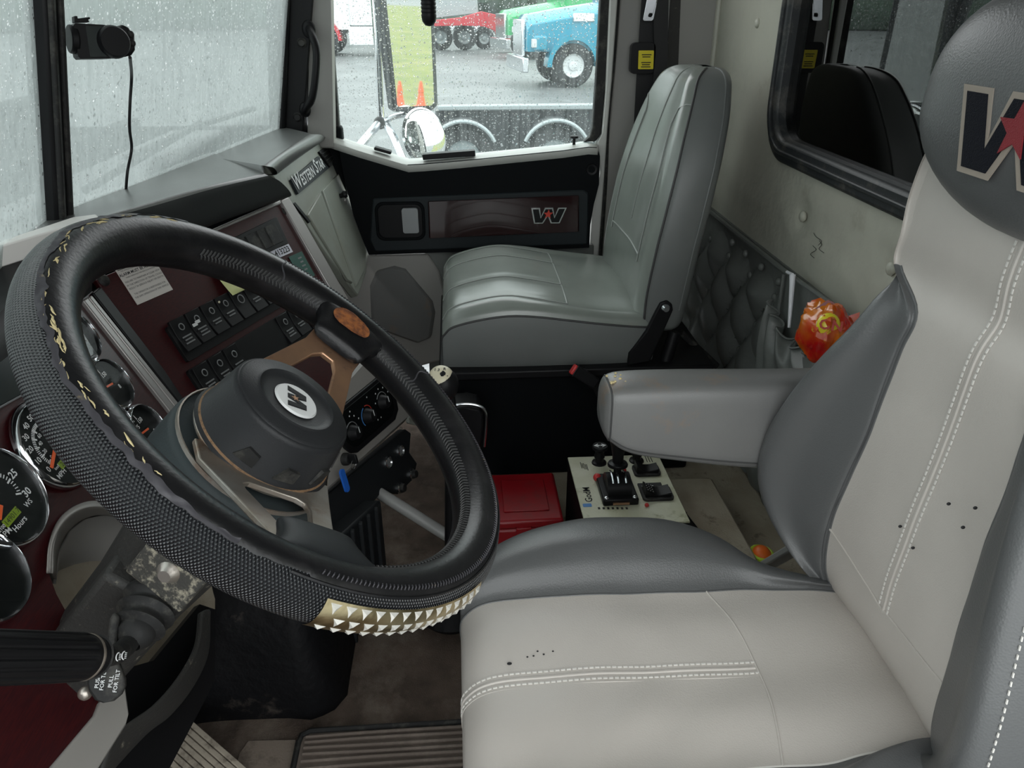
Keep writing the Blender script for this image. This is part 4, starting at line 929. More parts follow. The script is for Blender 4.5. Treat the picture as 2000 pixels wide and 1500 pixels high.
# ---- stickers
wt = thing('warning_label', 'white printed warning label with a stained corner on the dark red switch panel', 'label', K(275, 545, .003))
o = K(276, 548, .001); wx = (K(337, 566)-K(268, 596)).normalized(); wy = NC_.cross(wx); wy = wy if wy.z > 0 else -wy
W_ = (K(337, 566)-K(268, 596)).length; H_ = (K(268, 596)-K(222, 522)).length*1.08
cc = (K(268, 596)+K(337, 566))/2+wy*H_/2
MB().prism([cc+NC_*.0012+wx*a*W_/2+wy*b*H_/2 for a, b in ((-1, -1), (1, -1), (1, 1), (-1, 1))], -NC_*.001).build('label_paper', 'paper', wt, smooth=0)
t = MB(); top = cc+NC_*.0013
tl = [('WARNING', .40, .13, .10), ('THIS VEHICLE IS EQUIPPED WITH A BACK UP ALARM', .285, .036, 0), ('ALARM MUST BE AUDIBLE!', .20, .085, 0), ('WHEN OPERATING THIS VEHICLE IN REVERSE', .12, .038, 0), ('FAILURE TO MAINTAIN A CLEAR VIEW', .03, .054, 0), ('IN THE DIRECTION OF TRAVEL COULD', -.05, .054, 0), ('RESULT IN SERIOUS INJURY OR DEATH', -.13, .054, 0), ('THE OPERATOR IS RESPONSIBLE FOR', -.27, .052, 0), ('THE SAFE OPERATION OF THIS VEHICLE', -.35, .052, 0)]
for s_, y, sz, dx in tl: text(t, s_, top+wy*y*H_+wx*dx*W_, wx, wy, sz*W_*1.0, .0003, bold=.015 if sz > .06 else 0)
t.box(top+wy*.325*H_+NC_*.0003, (W_*.94, .0008, .0003), (wx, wy, NC_))
t.prism([top+wx*x_*W_+wy*y_*H_ for x_, y_ in ((-.46, .34), (-.26, .34), (-.36, .47))], NC_*.0004)
t.build('label_print', 'ink', wt, smooth=0)
nl = thing('number_label', 'small white label printed 413223 under the vent on the switch panel', 'label', K(560, 488, .003))
cx_ = (K(576, 484)-K(524, 506)).normalized(); cy_ = NC_.cross(cx_); cy_ = cy_ if cy_.z > 0 else -cy_; c = K(549, 492, .002)
MB().prism([c+cx_*a*.032+cy_*b*.0085 for a, b in ((-1, -1), (1, -1), (1, 1), (-1, 1))], -NC_*.001).build('label_paper', 'paper_white', nl, smooth=0)
t = MB(); text(t, '413223', c+cx_*.004, cx_, cy_, .0155, .0004, bold=.02); t.build('label_print', 'ink', nl, smooth=0)
gr = thing('green_label', 'dark green label partly behind the steering wheel rim', 'label', K(592, 517, .003))
c = K(590, 520, .002); MB().prism([c+cx_*a*.022+cy_*b*.026 for a, b in ((-1, -1), (1, -1), (1, 1), (-1, 1))], -NC_*.001).build('label_paper', 'green_label', gr, smooth=0)
t = MB()
for k in range(4): t.box(c+cx_*.006+cy_*(.016-.008*k)+NC_*.0003, (.012-.002*(k % 2), .003, .0003), (cx_, cy_, NC_))
t.build('label_print', 'grey_print', gr, smooth=0)
sn = thing('sticky_note', 'yellow sticky note with a pencil scribble above the rocker switches', 'note', K(455, 545, .003))
sx_ = (K(493, 559)-K(447, 581)).normalized(); sy_ = NC_.cross(sx_); sy_ = sy_ if sy_.z > 0 else -sy_; s0 = K(447, 581, .005)
rows = [[s0+sx_*.056*i/6+sy_*(.066*j/6)+NC_*(.010*(1-j/6)**2) for i in range(7)] for j in range(7)]
MB().grid(rows).build('note_paper', 'sticky', sn, solid=.0004)
MB().tube([s0+sx_*(.010+.0018*i)+sy_*(.036+.004*math.sin(i*1.9))+NC_*.006 for i in range(9)], .0005, 4).build('note_scribble', 'pencil', sn)
# ---- dash cam and its cable
dcm = thing('dash_camera', 'black dash camera on the windshield beside the centre post', 'camera', PY(195, 80, .46))
D = lambda u, v, y=.455: PY(u, v, y)
n_ = V(-.75, -.62, .1).normalized(); cxx, cyy, _n = frame_from(n_)
c = PP(190, 79, (1.10, .44, 1.08), n_); s1_ = .00085
Pc = lambda u, v, l=0: PP(u, v, c+n_*l, n_)
MB().prism([Pc(u, v) for u, v in ((143, 50), (147, 45), (200, 48), (235, 52), (248, 80), (240, 112), (210, 114), (158, 115), (153, 110))], -n_*.022).build('camera_body', 'black_plastic', dcm, bevel=.004)
MB().prism([Pc(u, v, .001) for u, v in ((167, 50), (206, 51), (222, 110), (176, 111))], -n_*.002).build('camera_screen', 'screen', dcm, smooth=0)
MB().lathe([(.0001, .010), (.017, .010), (.019, .007), (.020, 0)], Pc(221, 82), n_, 30).build('mount_disc', 'black_plastic', dcm)
MB().prism([Pc(u, v, -.004) for u, v in ((236, 46), (250, 52), (264, 72), (265, 98), (258, 108), (240, 112))], -n_*.02).build('mount_body', 'black_plastic', dcm, bevel=.004)
for u, v in ((255, 67), (258, 84)): MB().ball(Pc(u, v, -.004), .0045, 8).build('camera_button', 'rubber', dcm)
lc = Pc(150, 78, -.012); MB().cyl(lc, Pc(134, 76, -.012), .017, n=24).build('lens', 'black_plastic', dcm, bevel=.002)
MB().prism([Pc(u, v, -.008) for u, v in ((145, 31), (152, 31), (152, 36), (176, 33), (177, 37), (172, 38), (176, 43), (146, 44))], -n_*.012).build('mount_clip', 'black_plastic', dcm, bevel=.001)
cab = MB().tube(curve([Pc(254, 112, -.01), D(257, 150, .465), D(254, 200, .475), D(253, 250, .485), D(257, 290, .495), D(249, 335, .50), D(246, 375, .51), D(247, 392, .515)], 6), .0022, 8).build('camera_cable', 'black_plastic')
tag(cab, 'thin black cable hanging from the dash camera down the windshield', 'cable')
# ---- wipers outside
def wiper(p0, p1, p2, lbl):
    w = thing('wiper', lbl, 'wiper', p0)
    MB().tube([p0, p0.lerp(p1, .5)+V(0, .012, .004), p1], .006, 6).build('wiper_blade', 'black_plastic', w)
    MB().tube([p0.lerp(p1, .45)+V(0, .015, .006), p2], .007, 6).build('wiper_arm', 'black_plastic', w)
wiper(V(1.95, .47, .90), V(1.33, .535, .895), V(1.3, .60, .85), 'windshield wiper lying on the passenger side glass')
wiper(V(1.02, .575, .90), V(.5, .545, .885), V(.4, .62, .84), 'windshield wiper lying on the glass left of the centre post')
MB().box((1.05, .64, .80), (2.0, .14, .08)).build('cowl_outside', 'paint_black', kind='structure', bevel=.01)
# cord grip hanging from roof
hg = PX(838, 40, 1.9)
hgo = thing('hanging_grip', 'black ribbed grip hanging from the roof in front of the door window', 'grip', hg)
MB().tube([V(hg.x, hg.y+.0, 1.745), V(hg.x, hg.y, hg.z+.10)], .007, 8).build('cord', 'black_plastic', hgo)
pr = [(.0001, -.012), (.009, -.010), (.0150, -.002), (.0165, .006)]
for k in range(14): z = .008+.008*k; pr += [(.0165, z), (.0172, z+.003), (.0155, z+.006)]
MB().lathe(pr, hg, (0, 0, 1), 20).build('grip', 'black_plastic', hgo, smooth=60)
# ================================================================== steering wheel
WC = V(.622, .15, .801); WN = V(-.021, -.652, .758).normalized(); WX = WN.cross(V(0, 0, 1)).normalized(); WY = WX.cross(WN)*1.0
WX = WN.cross(V(0, 0, 1)).normalized()
WY = WX.cross(WN).normalized()
def wp(r, a, h=0): a = math.radians(a); return WC+WX*r*math.cos(a)+WY*r*math.sin(a)+WN*h
RM, RT_ = .21, .0225
sw_ = thing('steering_wheel', 'large black steering wheel with worn leather cover and metal spokes', 'steering wheel', WC)
def rim(p0, p1, a0=0, a1=360, na=240, npz=18, rr=RT_, closed=True, cols=None):
    """tube patch between section angles p0(a), p1(a); 0 = outward, 90 = towards the driver"""
    mb = MB(); rows = []; uv = []
    for i in range(na+1):
        a = a0+(a1-a0)*i/na; row = []
        lo = p0(a) if callable(p0) else p0; hi = p1(a) if callable(p1) else p1
        for k in range(npz+1):
            ps = math.radians(lo+(hi-lo)*k/npz); r_ = rr(a, math.degrees(ps)) if callable(rr) else rr
            row.append(wp(RM+r_*math.cos(ps), a, r_*math.sin(ps))); uv.append((a/360.0, math.degrees(ps)/360.0))
        rows.append(row)
    mb.grid(rows); mb.uv = uv; return mb
def bnd(a):
    a = (a+180) % 360-180
    t = 64+5*noise.noise((a*.03, 0, 1))
    w = 1 if -8 < a < 130 else 0
    if a < -14: t = 58
    k = max(0, min(1, (a+12)/10))*max(0, min(1, (134-a)/10))
    return t+k*(7*noise.noise((a*.11, 3, 1))+4*noise.noise((a*.45, 5, 2))-6)
rim(-105, bnd, rr=RT_, npz=22, na=480).build('textured_cover', 'knurl_cover', sw_, smooth=70)
rim(bnd, 255, rr=lambda a, p: RT_+.0012*min(1, max(0, (p-bnd(a))/3)), npz=24, na=480).build('leather_cover', 'leather_black', sw_, smooth=70)
# torn edge band and bare foam on the left of the rim
rim(lambda a: bnd(a)-.5, lambda a: bnd(a)+11+9*noise.noise((a*.09, 1, 7))+4*noise.noise((a*.5, 1, 7)), 0, 128, 260, 8, rr=lambda a, p: RT_+.0018+.0007*noise.noise((a*.4, p*.1, 0))).build('torn_leather', 'leather_torn', sw_, smooth=70)
rnd = random.Random(4); fo = MB()
for k in range(60):
    a = rnd.triangular(4, 128, 55); p = bnd(a)+14+rnd.uniform(-6, 9); L = rnd.uniform(1.0, 3.2); dp = rnd.uniform(-7, 7); pts = []
    for i in range(5):
        t = i/4; ps = math.radians(p+dp*(t-.5)+rnd.uniform(-1.2, 1.2)); pts.append(wp(RM+(RT_+.0012)*math.cos(ps), a+L*(t-.5), (RT_+.0012)*math.sin(ps)))
    w_ = rnd.uniform(.0003, .0008); fo.tube(pts, [w_*.4, w_, w_*1.2, w_*.8, w_*.3], 5)
o = fo.build('torn_foam', 'foam', sw_, smooth=60); o['kind'] = 'stuff'
# stitched seams
def seamline(psi, a0, a1, step, size, rr=RT_+.0014, name='stitching', m='leather_torn', slant=.5):
    mb = MB(); a = a0
    while a < a1:
        ps = math.radians(psi); c = wp(RM+rr*math.cos(ps), a, rr*math.sin(ps)); tg = (wp(RM, a+.5)-wp(RM, a)).normalized(); nn = (c-wp(RM, a)).normalized(); b = nn.cross(tg)
        d = (b+tg*slant).normalized(); mb.tube([c-d*size, c+nn*.0008, c+d*size], [size*.22, size*.3, size*.22], 5); a += step
    return mb
o = seamline(152, 130, 338, 1.3, .0036).build('stitching', 'stitch_dark', sw_); o['kind'] = 'stuff'
o = seamline(163, 130, 338, 1.3, .003, slant=-.5).build('stitching', 'stitch_dark', sw_); o['kind'] = 'stuff'
o = seamline(76, 160, 345, 1.0, .0022, m='x').build('edge_stitching', 'leather_torn', sw_); o['kind'] = 'stuff'
for a_ in (158, 213): MB().tube([wp(RM+(RT_+.0013)*math.cos(math.radians(p)), a_+.8*math.sin(p*.1), (RT_+.0013)*math.sin(math.radians(p))) for p in range(70, 150, 6)], .0009, 5).build('joint_seam', 'leather_torn', sw_)
MB().tube([wp(RM+(RT_+.0008)*math.cos(math.radians(58)), a_, (RT_+.0008)*math.sin(math.radians(58))) for a_ in range(150, 352, 2)], .0012, 5).build('cover_welt', 'leather_black', sw_)
# studded gold plate at the bottom
A0, A1 = 297, 342
def sgn(a): return a
pl_ = rim(-42, 38, A0, A1, 60, 10, rr=RT_+.0014).build('gold_plate', 'gold', sw_, smooth=70)
st = MB()
for row, psi in enumerate((24, -2, -27)):
    for k in range(14):
        a = A0+2+3.15*k+(1.1 if row % 2 else 0)
        if a > A1-1.2: continue
        ps = math.radians(psi); rr = RT_+.0014; q = lambda da, dp, h=0: wp(RM+(rr+h)*math.cos(ps+math.radians(dp)), a+da, (rr+h)*math.sin(ps+math.radians(dp)))
        A, B, C_, T_ = q(-1.15, 9), q(1.15, 9), q(-.2, -11), q(0, 2.0, .0020); b = len(st.v); st.v += [A, B, C_, T_]; st.f += [(b, b+1, b+3), (b+1, b+2, b+3), (b+2, b, b+3)]
st.build('pyramid_studs', 'stud', pl_, smooth=0)
# spokes: two pierced Y arms
HS = -.052
def spoke(ang, m, nm):
    cx_ = wp(0.0, 0, HS); d = (wp(1, ang)-wp(0, 0)).normalized(); t = WN.cross(d).normalized()
    def P(x, y): # x along the spoke, y across
        h = HS+(x-.05)/(.165-.05)*(-HS-.008) if x > .05 else HS
        return WC+d*x+t*y+WN*h
    out = [(.030, -.066), (.055, -.063), (.10, -.0475), (.150, -.031), (.178, -.030), (.178, .030), (.150, .031), (.10, .0475), (.055, .063), (.030, .066)]
    inn = [(.072, -.022), (.077, -.030), (.088, -.030), (.137, -.0145), (.146, -.007), (.146, .007), (.137, .0145), (.088, .030), (.077, .030), (.072, .022)]
    mb = MB(); o1 = [P(*p) for p in out]; i1 = [P(*p) for p in inn]; vs = o1+i1+[p-WN*.006 for p in o1]+[p-WN*.006 for p in i1]; n = len(out); fs = []
    for i in range(n):
        j = (i+1) % n; fs += [(i, j, n+j, n+i), (2*n+i, 3*n+i, 3*n+j, 2*n+j), (i, 2*n+i, 2*n+j, j), (n+i, n+j, 3*n+j, 3*n+i)]
    mb.add(vs, fs); sp = mb.build('spoke', m, sw_, bevel=.0012, smooth=30)
    # raised rib frame around the slot
    return sp, P
s1, Pa = spoke(-174, 'copper', 'a'); s2, Pb = spoke(-20, 'steel', 'b')
lab(s1, 'spoke with a worn copper tint')
MB().lathe([(.0001, HS-.004), (.066, HS-.004), (.068, HS), (.067, HS+.003), (.0001, HS+.003)], WC, WN, 40).build('spoke_plate', 'steel', sw_, bevel=.001)
# leather pads where spokes meet the rim
def pad(ang, m):
    mb = MB(); d = (wp(1, ang)-WC).normalized(); t = WN.cross(d).normalized(); rows = []
    for x, w, tp, th_ in ((.151, .028, .003, .010), (.156, .032, .0085, .014), (.170, .034, .014, .020), (.185, .041, .0185, .026), (.197, .053, .0195, .028), (.207, .062, .015, .020)):
        row = []
        hc = tp-th_/2; h = th_/2
        for k in range(25):
            a = 2*math.pi*k/24; sg = lambda q, p: math.copysign(abs(q)**p, q); yy = w*sg(math.cos(a), .6)
            row.append(WC+d*(x+ (.21-math.sqrt(max(0, .21**2-yy*yy)))*-(x-.15)/.06)+t*yy+WN*(hc+h*sg(math.sin(a), .7)))
        rows.append(row)
    g = crspline(np.array(rows), 5); mb.grid([[Vector(p) for p in r] for r in g]); mb.add([Vector(p) for p in g[0]], [tuple(range(24))]); return mb.build('spoke_pad', m, sw_, smooth=60), g
p1, g1 = pad(-174, 'leather_black'); p2, g2_ = pad(-20, 'leather_torn' if False else 'dark_plastic')
d = (wp(1, -174)-WC).normalized(); t = WN.cross(d).normalized(); rows = []
n0 = 12
for i in range(n0+1):
    row = []; r_ = i/n0
    for k in range(33):
        a = 2*math.pi*k/32; x = .183+.0145*r_*math.cos(a)*(1+.08*math.sin(3*a)); y = .003+.026*r_*math.sin(a)*(1+.1*math.cos(2*a)); row.append(WC+d*x+t*y+WN*(.0150+(x-.172)*.23+.0012-1.6*y*y+.0006*noise.noise((x*300, y*300, 1))))
    rows.append(row)
MB().grid(rows).build('worn_patch', 'worn_patch', p1, smooth=60)
# hub
hb = MB().lathe([(.0001, -.001), (.0545, -.001), (.0570, -.0025), (.0580, -.006), (.0645, HS+.008), (.069, HS+.003), (.0001, HS+.003)], WC, WN, 56).build('hub', 'hub_plastic', sw_, smooth=50)
MB().lathe([(.0001, .0005), (.030, .0002), (.036, .002), (.0375, .004), (.040, .002), (.0525, .0012), (.0545, -.001)], WC, WN, 56).build('horn_cap', 'hub_plastic', hb, smooth=50)
MB().lathe([(.0001, .0018), (.020, .0018), (.0215, .0)], WC+WN*.001, WN, 40).build('horn_emblem', 'white_print', hb, smooth=0)
eX = (wp(1, 176)-WC).normalized(); ang_ = 128
eX = (wp(1, 165)-WC).normalized(); eY = WN.cross(eX)
wlogo(WC+WN*.0028, eX, eY, .027, .017, .0004, ('ink', 'ink', 'copper'), hb)
for a in (10, -25, -60, -100):
    c = wp(.0635, a, -.030); r_ = (c-wp(0, 0, -.03)).normalized(); tt = WN.cross(r_); ax_ = (WN*.98+r_*-.2).normalized()
    MB().prism([c+r_*.0012+tt*-.010+WN*-.008, c+r_*.0012+tt*.010+WN*-.008, c+r_*.001+tt*.010+WN*.004, c+r_*.0008+tt*-.002+WN*.006], -r_*.004).build('hub_notch', 'rubber', hb, smooth=0)
MB().lathe([(.0652, HS+.0035), (.0668, HS+.0045), (.0664, HS+.0065), (.0648, HS+.0075)], WC, WN, 56).build('rust_ring', 'rust', sw_, smooth=60)
# ================================================================== steering column
ax = -WN
sc = thing('steering_column', 'grey steering column shroud with dusty bracket below the wheel', 'steering column', WC+ax*.2)
MB().lathe([(.0001, .064), (.074, .064), (.079, .068), (.080, .074), (.082, .11), (.081, .135), (.070, .145), (.0001, .145)], WC, ax, 56).build('shroud', 'shroud_grey', sc, smooth=50)
MB().lathe([(.0755, .0615), (.0768, .0615), (.0768, .066), (.0755, .066)], WC, ax, 56).build('shroud_lip', 'steel', sc, smooth=50)
def cb(h, x, y, s, m, nm, bev=.006):
    return MB().box(WC+ax*h+WX*x+WY*y, s, (WX, WY, WN)).build(nm, m, sc, bevel=bev)
MB().tube([WC+ax*.14, WC+ax*.19, WC+ax*.27, WC+ax*.50], [.064, .054, .047, .043], 24).build('column_tube', 'column_dirty', sc)
cb(.30, .035, .012, (.05, .06, .16), 'column_dirty', 'column_housing')
bx0 = PX(330, 1118, .565)
bX = V(-.95, .05, .3).normalized(); bY = ax.cross(bX).normalized(); bX = bY.cross(ax).normalized()
bk = MB().box(bx0+bX*-.02, (.05, .062, .052), (bX, bY, ax)).build('bracket', 'bracket_dusty', sc, bevel=.003)
MB().lathe([(.0001, .007), (.006, .007), (.008, .004), (.009, .003), (.011, 0)], bx0+bX*.005+ax*-.004+bY*0, bX, 18).build('bolt', 'steel', bk)
# ---- stalk on the column
sk = thing('signal_stalk', 'thick black ribbed signal stalk with wiper symbols, lower left', 'stalk', PX(285, 1200, .55))
b0_ = PX(298, 1172, .572); b1_ = PX(258, 1250, .530); bd = (b1_-b0_).normalized(); Lb = (b1_-b0_).length
pr = [(.0001, -.004), (.026, -.004), (.0275, 0), (.0275, .004), (.022, .007), (.0215, .010), (.0262, .015), (.0195, .019), (.0190, .022), (.0235, .029), (.0165, .033), (.0165, .040), (.012, .045), (.009, .048), (.0085, Lb+.002)]
MB().lathe(pr, b0_, bd, 36).build('rubber_boot', 'rubber', sk, smooth=60)
g0_, g1_ = PX(180, 1283, .458), PX(-60, 1284, .378)
cv = curve([PX(262, 1240, .534), PX(247, 1262, .520), PX(228, 1277, .498), PX(205, 1282, .472), g0_], 6)
MB().tube(cv, [.0085]*(len(cv)-5)+[.0095, .011, .0125, .0145, .017], 16).build('stalk_rod', 'rubber', sk)
gd_ = (g1_-g0_).normalized(); Lg = (g1_-g0_).length; gx, gy, _ = frame_from(gd_)
rows = []
for h, r_, fl_ in ((-.010, .012, 0), (-.004, .0145, 0), (.006, .0165, 0), (.008, .0160, 0), (.011, .0172, 0), (.016, .0178, 0), (.020, .0178, 1), (.05, .0180, 1), (Lg*.8, .0180, 1), (Lg, .018, 1)):
    row = []
    for k in range(97):
        a = 2*math.pi*k/96; rr = r_-(.0014*max(0, math.sin(a*16))**.5 if fl_ else 0); row.append(g0_+gd_*h+gx*rr*math.cos(a)+gy*rr*math.sin(a))
    rows.append(row)
rows.append([g0_+gd_*(Lg+.002)+(p-(g0_+gd_*Lg))*.75 for p in rows[-1]]); rows.append([g0_+gd_*(Lg+.002)]*97)
MB().grid(rows).build('stalk_grip', 'black_plastic', sk, smooth=50)
MB().lathe([(.0163, .006), (.0174, .008), (.0174, .010), (.0165, .0115)], g0_, gd_, 40).build('grip_ring', 'steel', sk)
tv = MB(); cdir = (CAM-g0_).normalized(); side = gd_.cross(cdir).normalized(); fn = side.cross(gd_).normalized(); fn = fn if fn.dot(cdir) > 0 else -fn
cpos = PX(209, 1281, .462)
cpos = g0_+gd_*-.004+fn*.0165
for i, k in enumerate((0, 1)):
    c0 = cpos-gd_*(.004+.007*k)+side*.001*k
    tv.tube([c0+side*.003*math.cos(a)+gd_*.003*math.sin(a) for a in np.linspace(0, math.pi, 8)], .0005, 4)
    for j in range(4): tv.tube([c0+side*(-.002+.0013*j)+gd_*-.001, c0+side*(-.002+.0013*j)+gd_*-.003], .0004, 4)
tv.build('wiper_symbol', 'white_print', sk, smooth=0)
# ---- tilt lever paddle
pn_ = V(-.80, -.15, .58).normalized(); pc0 = PX(212, 1325, .505); PPp = lambda u, v, l=0: PP(u, v, pc0+pn_*l, pn_)
tlv = thing('tilt_lever', 'black paddle lever printed push for tele, pull for tilt', 'lever', pc0)
out = [(221, 1196), (232, 1204), (228, 1240), (226, 1290), (233, 1300), (243, 1328), (243, 1342), (236, 1358), (222, 1370), (200, 1374), (184, 1368), (173, 1352), (169, 1335), (172, 1315), (180, 1300), (205, 1285), (208, 1250), (213, 1210)]
MB().prism([PPp(u, v) for u, v in out], -pn_*.008).build('lever_paddle', 'bracket_dusty' if False else 'rubber', tlv, bevel=.002)
tX = (PPp(196, 1310)-PPp(190, 1345)).normalized(); tY = pn_.cross(tX); t = MB()
for s_, u, v in (('PUSH', 191, 1331), ('FOR TELE', 202, 1325), ('PULL', 217, 1331), ('FOR TILT', 228, 1330)): text(t, s_, PPp(u, v, .0004), tX, tY, .0046, .0003, bold=.01)
t.build('lever_lettering', 'white_print', tlv, smooth=0)
MB().ball(PPp(166, 1354, -.01), .006, 8).build('lever_pin', 'steel', tlv)
# ================================================================== floor level
fp = thing('floor_mat', 'ribbed brown rubber floor mat in front of the driver seat base', 'floor mat', (.78, .16, .012))
z_ = .022
c0, c1_, c2_, c3_ = PZ(583, 1418, z_), PZ(905, 1408, z_), PZ(905, 1700, z_), PZ(560, 1700, z_)
xa, xb = .62, c0.x; y0_, y1_ = -.05, c0.y
mb = MB(); mb.prism(rrect(V((xa+xb)/2, (y0_+y1_)/2, .012), V(1, 0, 0), V(0, 1, 0), xb-xa, y1_-y0_, .02), V(0, 0, -.008)); mb.build('mat_base', 'mat_rubber', fp, bevel=.002)
rb = MB(); n = 24
for i in range(n):
    x = xa+.02+(xb-xa-.035)*i/(n-1); rb.tube(curve([V(x+.002*math.sin(i), y1_-.014, .0135), V(x+.001*math.cos(i*2), .15, .0145), V(x, y0_+.012, .0135)], 5), .0036, 6)
rb.build('mat_ribs', 'mat_rubber', fp, smooth=50)
MB().tube([V(xb-.004, y0_, .013), V(xb-.004, y1_-.02, .013), V(xb-.012, y1_-.006, .013), V(xb-.03, y1_-.003, .013), V(xa, y1_-.003, .013)], .005, 8).build('mat_border', 'rubber', fp)
gp = thing('gas_pedal', 'slotted metal accelerator pedal covered in dust, bottom left', 'pedal', PZ(380, 1440, .05))
p00, p01, p10 = PZ(345, 1388, .09), PZ(270, 1450, .09), PZ(462, 1490, .05)
ax1 = (p10-p00); ay1 = (p01-p00); nn = ax1.cross(ay1).normalized(); nn = nn if nn.z > 0 else -nn
pl0 = MB()
L1, L2 = 1.15, 1.0
def bar(a, b, w): 
    d = (b-a).normalized(); s_ = nn.cross(d).normalized(); pl0.prism([a-s_*w, b-s_*w, b+s_*w, a+s_*w], -nn*.006)
for k in range(8):
    t = k/7; bar(p00+ay1*t, p00+ay1*t+ax1*L1, .0042)
bar(p00-ay1*.04, p01+ay1*.04, .006); bar(p00+ax1*L1-ay1*.04, p01+ax1*L1+ay1*.04, .006)
pl0.build('pedal_plate', 'pedal_metal', gp, bevel=.001)
MB().prism([p00-nn*.014, p01-nn*.014, p01+ax1*L1-nn*.014, p00+ax1*L1-nn*.014], -nn*.01).build('pedal_base', 'black_rubber_mat', gp)
MB().tube([p00+ax1*.3-nn*.02, V(p00.x+.02, p00.y+.02, .0)], .01, 8).build('pedal_arm', 'black_plastic', gp)
# black rubber covered hump in the footwell
rows = []
rnd2 = random.Random(3)
prof = [(.215, .0), (.23, .06), (.25, .16), (.29, .25), (.36, .30), (.50, .33), (.75, .36)]
hx0 = [(.985, 0), (1.0, .05), (1.03, .15), (1.08, .25), (1.14, .30), (1.3, .33), (1.5, .34)]
hump = MB(); R_ = []
for i in range(31):
    t = i/30; row = []
    yy = .225+.58*t
    for j in range(31):
        s_ = j/30; a = s_*math.pi/2
        x = .965+.06*(math.sin(t*6)*.1)+.34*(1-math.cos(a)**.8 if s_ > 0 else 0); z = .31*math.sin(a)**.55 if s_ > 0 else 0
        e = min(1, (t/.10))**.5
        z *= e; 
        x += (1-e)*.05
        nz = noise.noise((x*9, yy*9, z*9)); row.append(V(x+.012*nz, yy+.01*noise.noise((x*7, 3, z*9)), max(0, z+.008*nz*e)))
    R_.append(row)
hump.grid(R_)
tag(hump.build('tunnel_cover', 'black_rubber_mat', smooth=70), 'black rubber cover over the hump in the footwell below the steering wheel', 'cover')
fcp = MB(); fcp.prism([PZ(u, v, .006) for u, v in ((485, 1446), (578, 1444), (566, 1600), (430, 1600), (468, 1470))], V(0, 0, -.006))
tag(fcp.build('floor_patch', 'floor_lining', bevel=.001), 'dusty tan patch of floor lining between pedal and ribbed mat', 'floor patch')
pp = MB().tube([PX(728, 955, 1.36), PX(800, 1000, 1.33), PX(905, 1066, 1.30)], .0125, 14)
tag(pp.build('grey_pipe', 'pipe_grey'), 'light grey pipe crossing the floor behind the gear lever', 'pipe')
# ================================================================== gear lever and cup holder
gl_ = thing('gear_lever', 'black gear lever with an ivory shift pattern knob behind the wheel rim', 'gear lever', V(1.2, .035, 0))
gx_ = 1.2
kt = PX(862, 739, gx_); 
MB().tube([V(gx_, .036, -.0), PX(880, 1080, gx_), PX(881, 900, gx_), PX(880, 800, gx_), kt+V(0, -.01, -.03)], .0115, 12).build('lever_shaft', 'black_plastic', gl_)
MB().ball(kt+V(0, -.004, -.012), (.026, .026, .030), 14).build('lever_knob', 'black_plastic', gl_)
kn = V(-.45, .1, .88).normalized(); kb = MB().lathe([(.0001, .006), (.012, .005), (.018, .002), (.021, -.003), (.021, -.006)], kt+kn*.012, kn, 30); ko = kb.build('shift_pattern_cap', 'ivory', gl_)
t = MB(); kx, ky_, _ = frame_from(kn); 
for s_, a, b in (('1 3', -.006, .004), ('2 4', .006, -.004), ('R', .007, .007)): text(t, s_, kt+kn*.0182+kx*a+ky_*b, kx, ky_, .008, .0003, bold=.02)
t.build('shift_pattern', 'ink', ko, smooth=0)
MB().lathe([(.04, .0), (.06, .01), (.075, .03), (.07, .04), (.05, .06), (.03, .08), (.014, .13)], V(gx_, .036, 0), (0, 0, 1), 30).build('lever_boot', 'black_rubber_mat', gl_)
ch = thing('cup_holder', 'black cup holder with a thin chrome rim behind the steering wheel rim', 'cup holder', PX(920, 830, 1.36))
cx0 = 1.36
loop = curve([PX(868, 806, cx0), PX(888, 792, cx0), PX(915, 789, cx0), PX(938, 794, cx0), PX(949, 806, cx0), PX(950, 830, cx0), PX(946, 872, cx0)], 6)
MB().tube(loop, .003, 8).build('chrome_rim', 'chrome_soft', ch)
MB().prism([PX(u, v, cx0+.01) for u, v in ((868, 812), (890, 798), (915, 795), (936, 800), (944, 812), (944, 835), (938, 890), (880, 900))], V(.07, 0, 0)).build('holder_cup', 'black_plastic', ch, bevel=.01)
MB().tube([PX(905, 890, cx0+.05), V(1.41, PX(905, 890, cx0+.05).y, 0)], .012, 8).build('holder_post', 'black_plastic', ch)
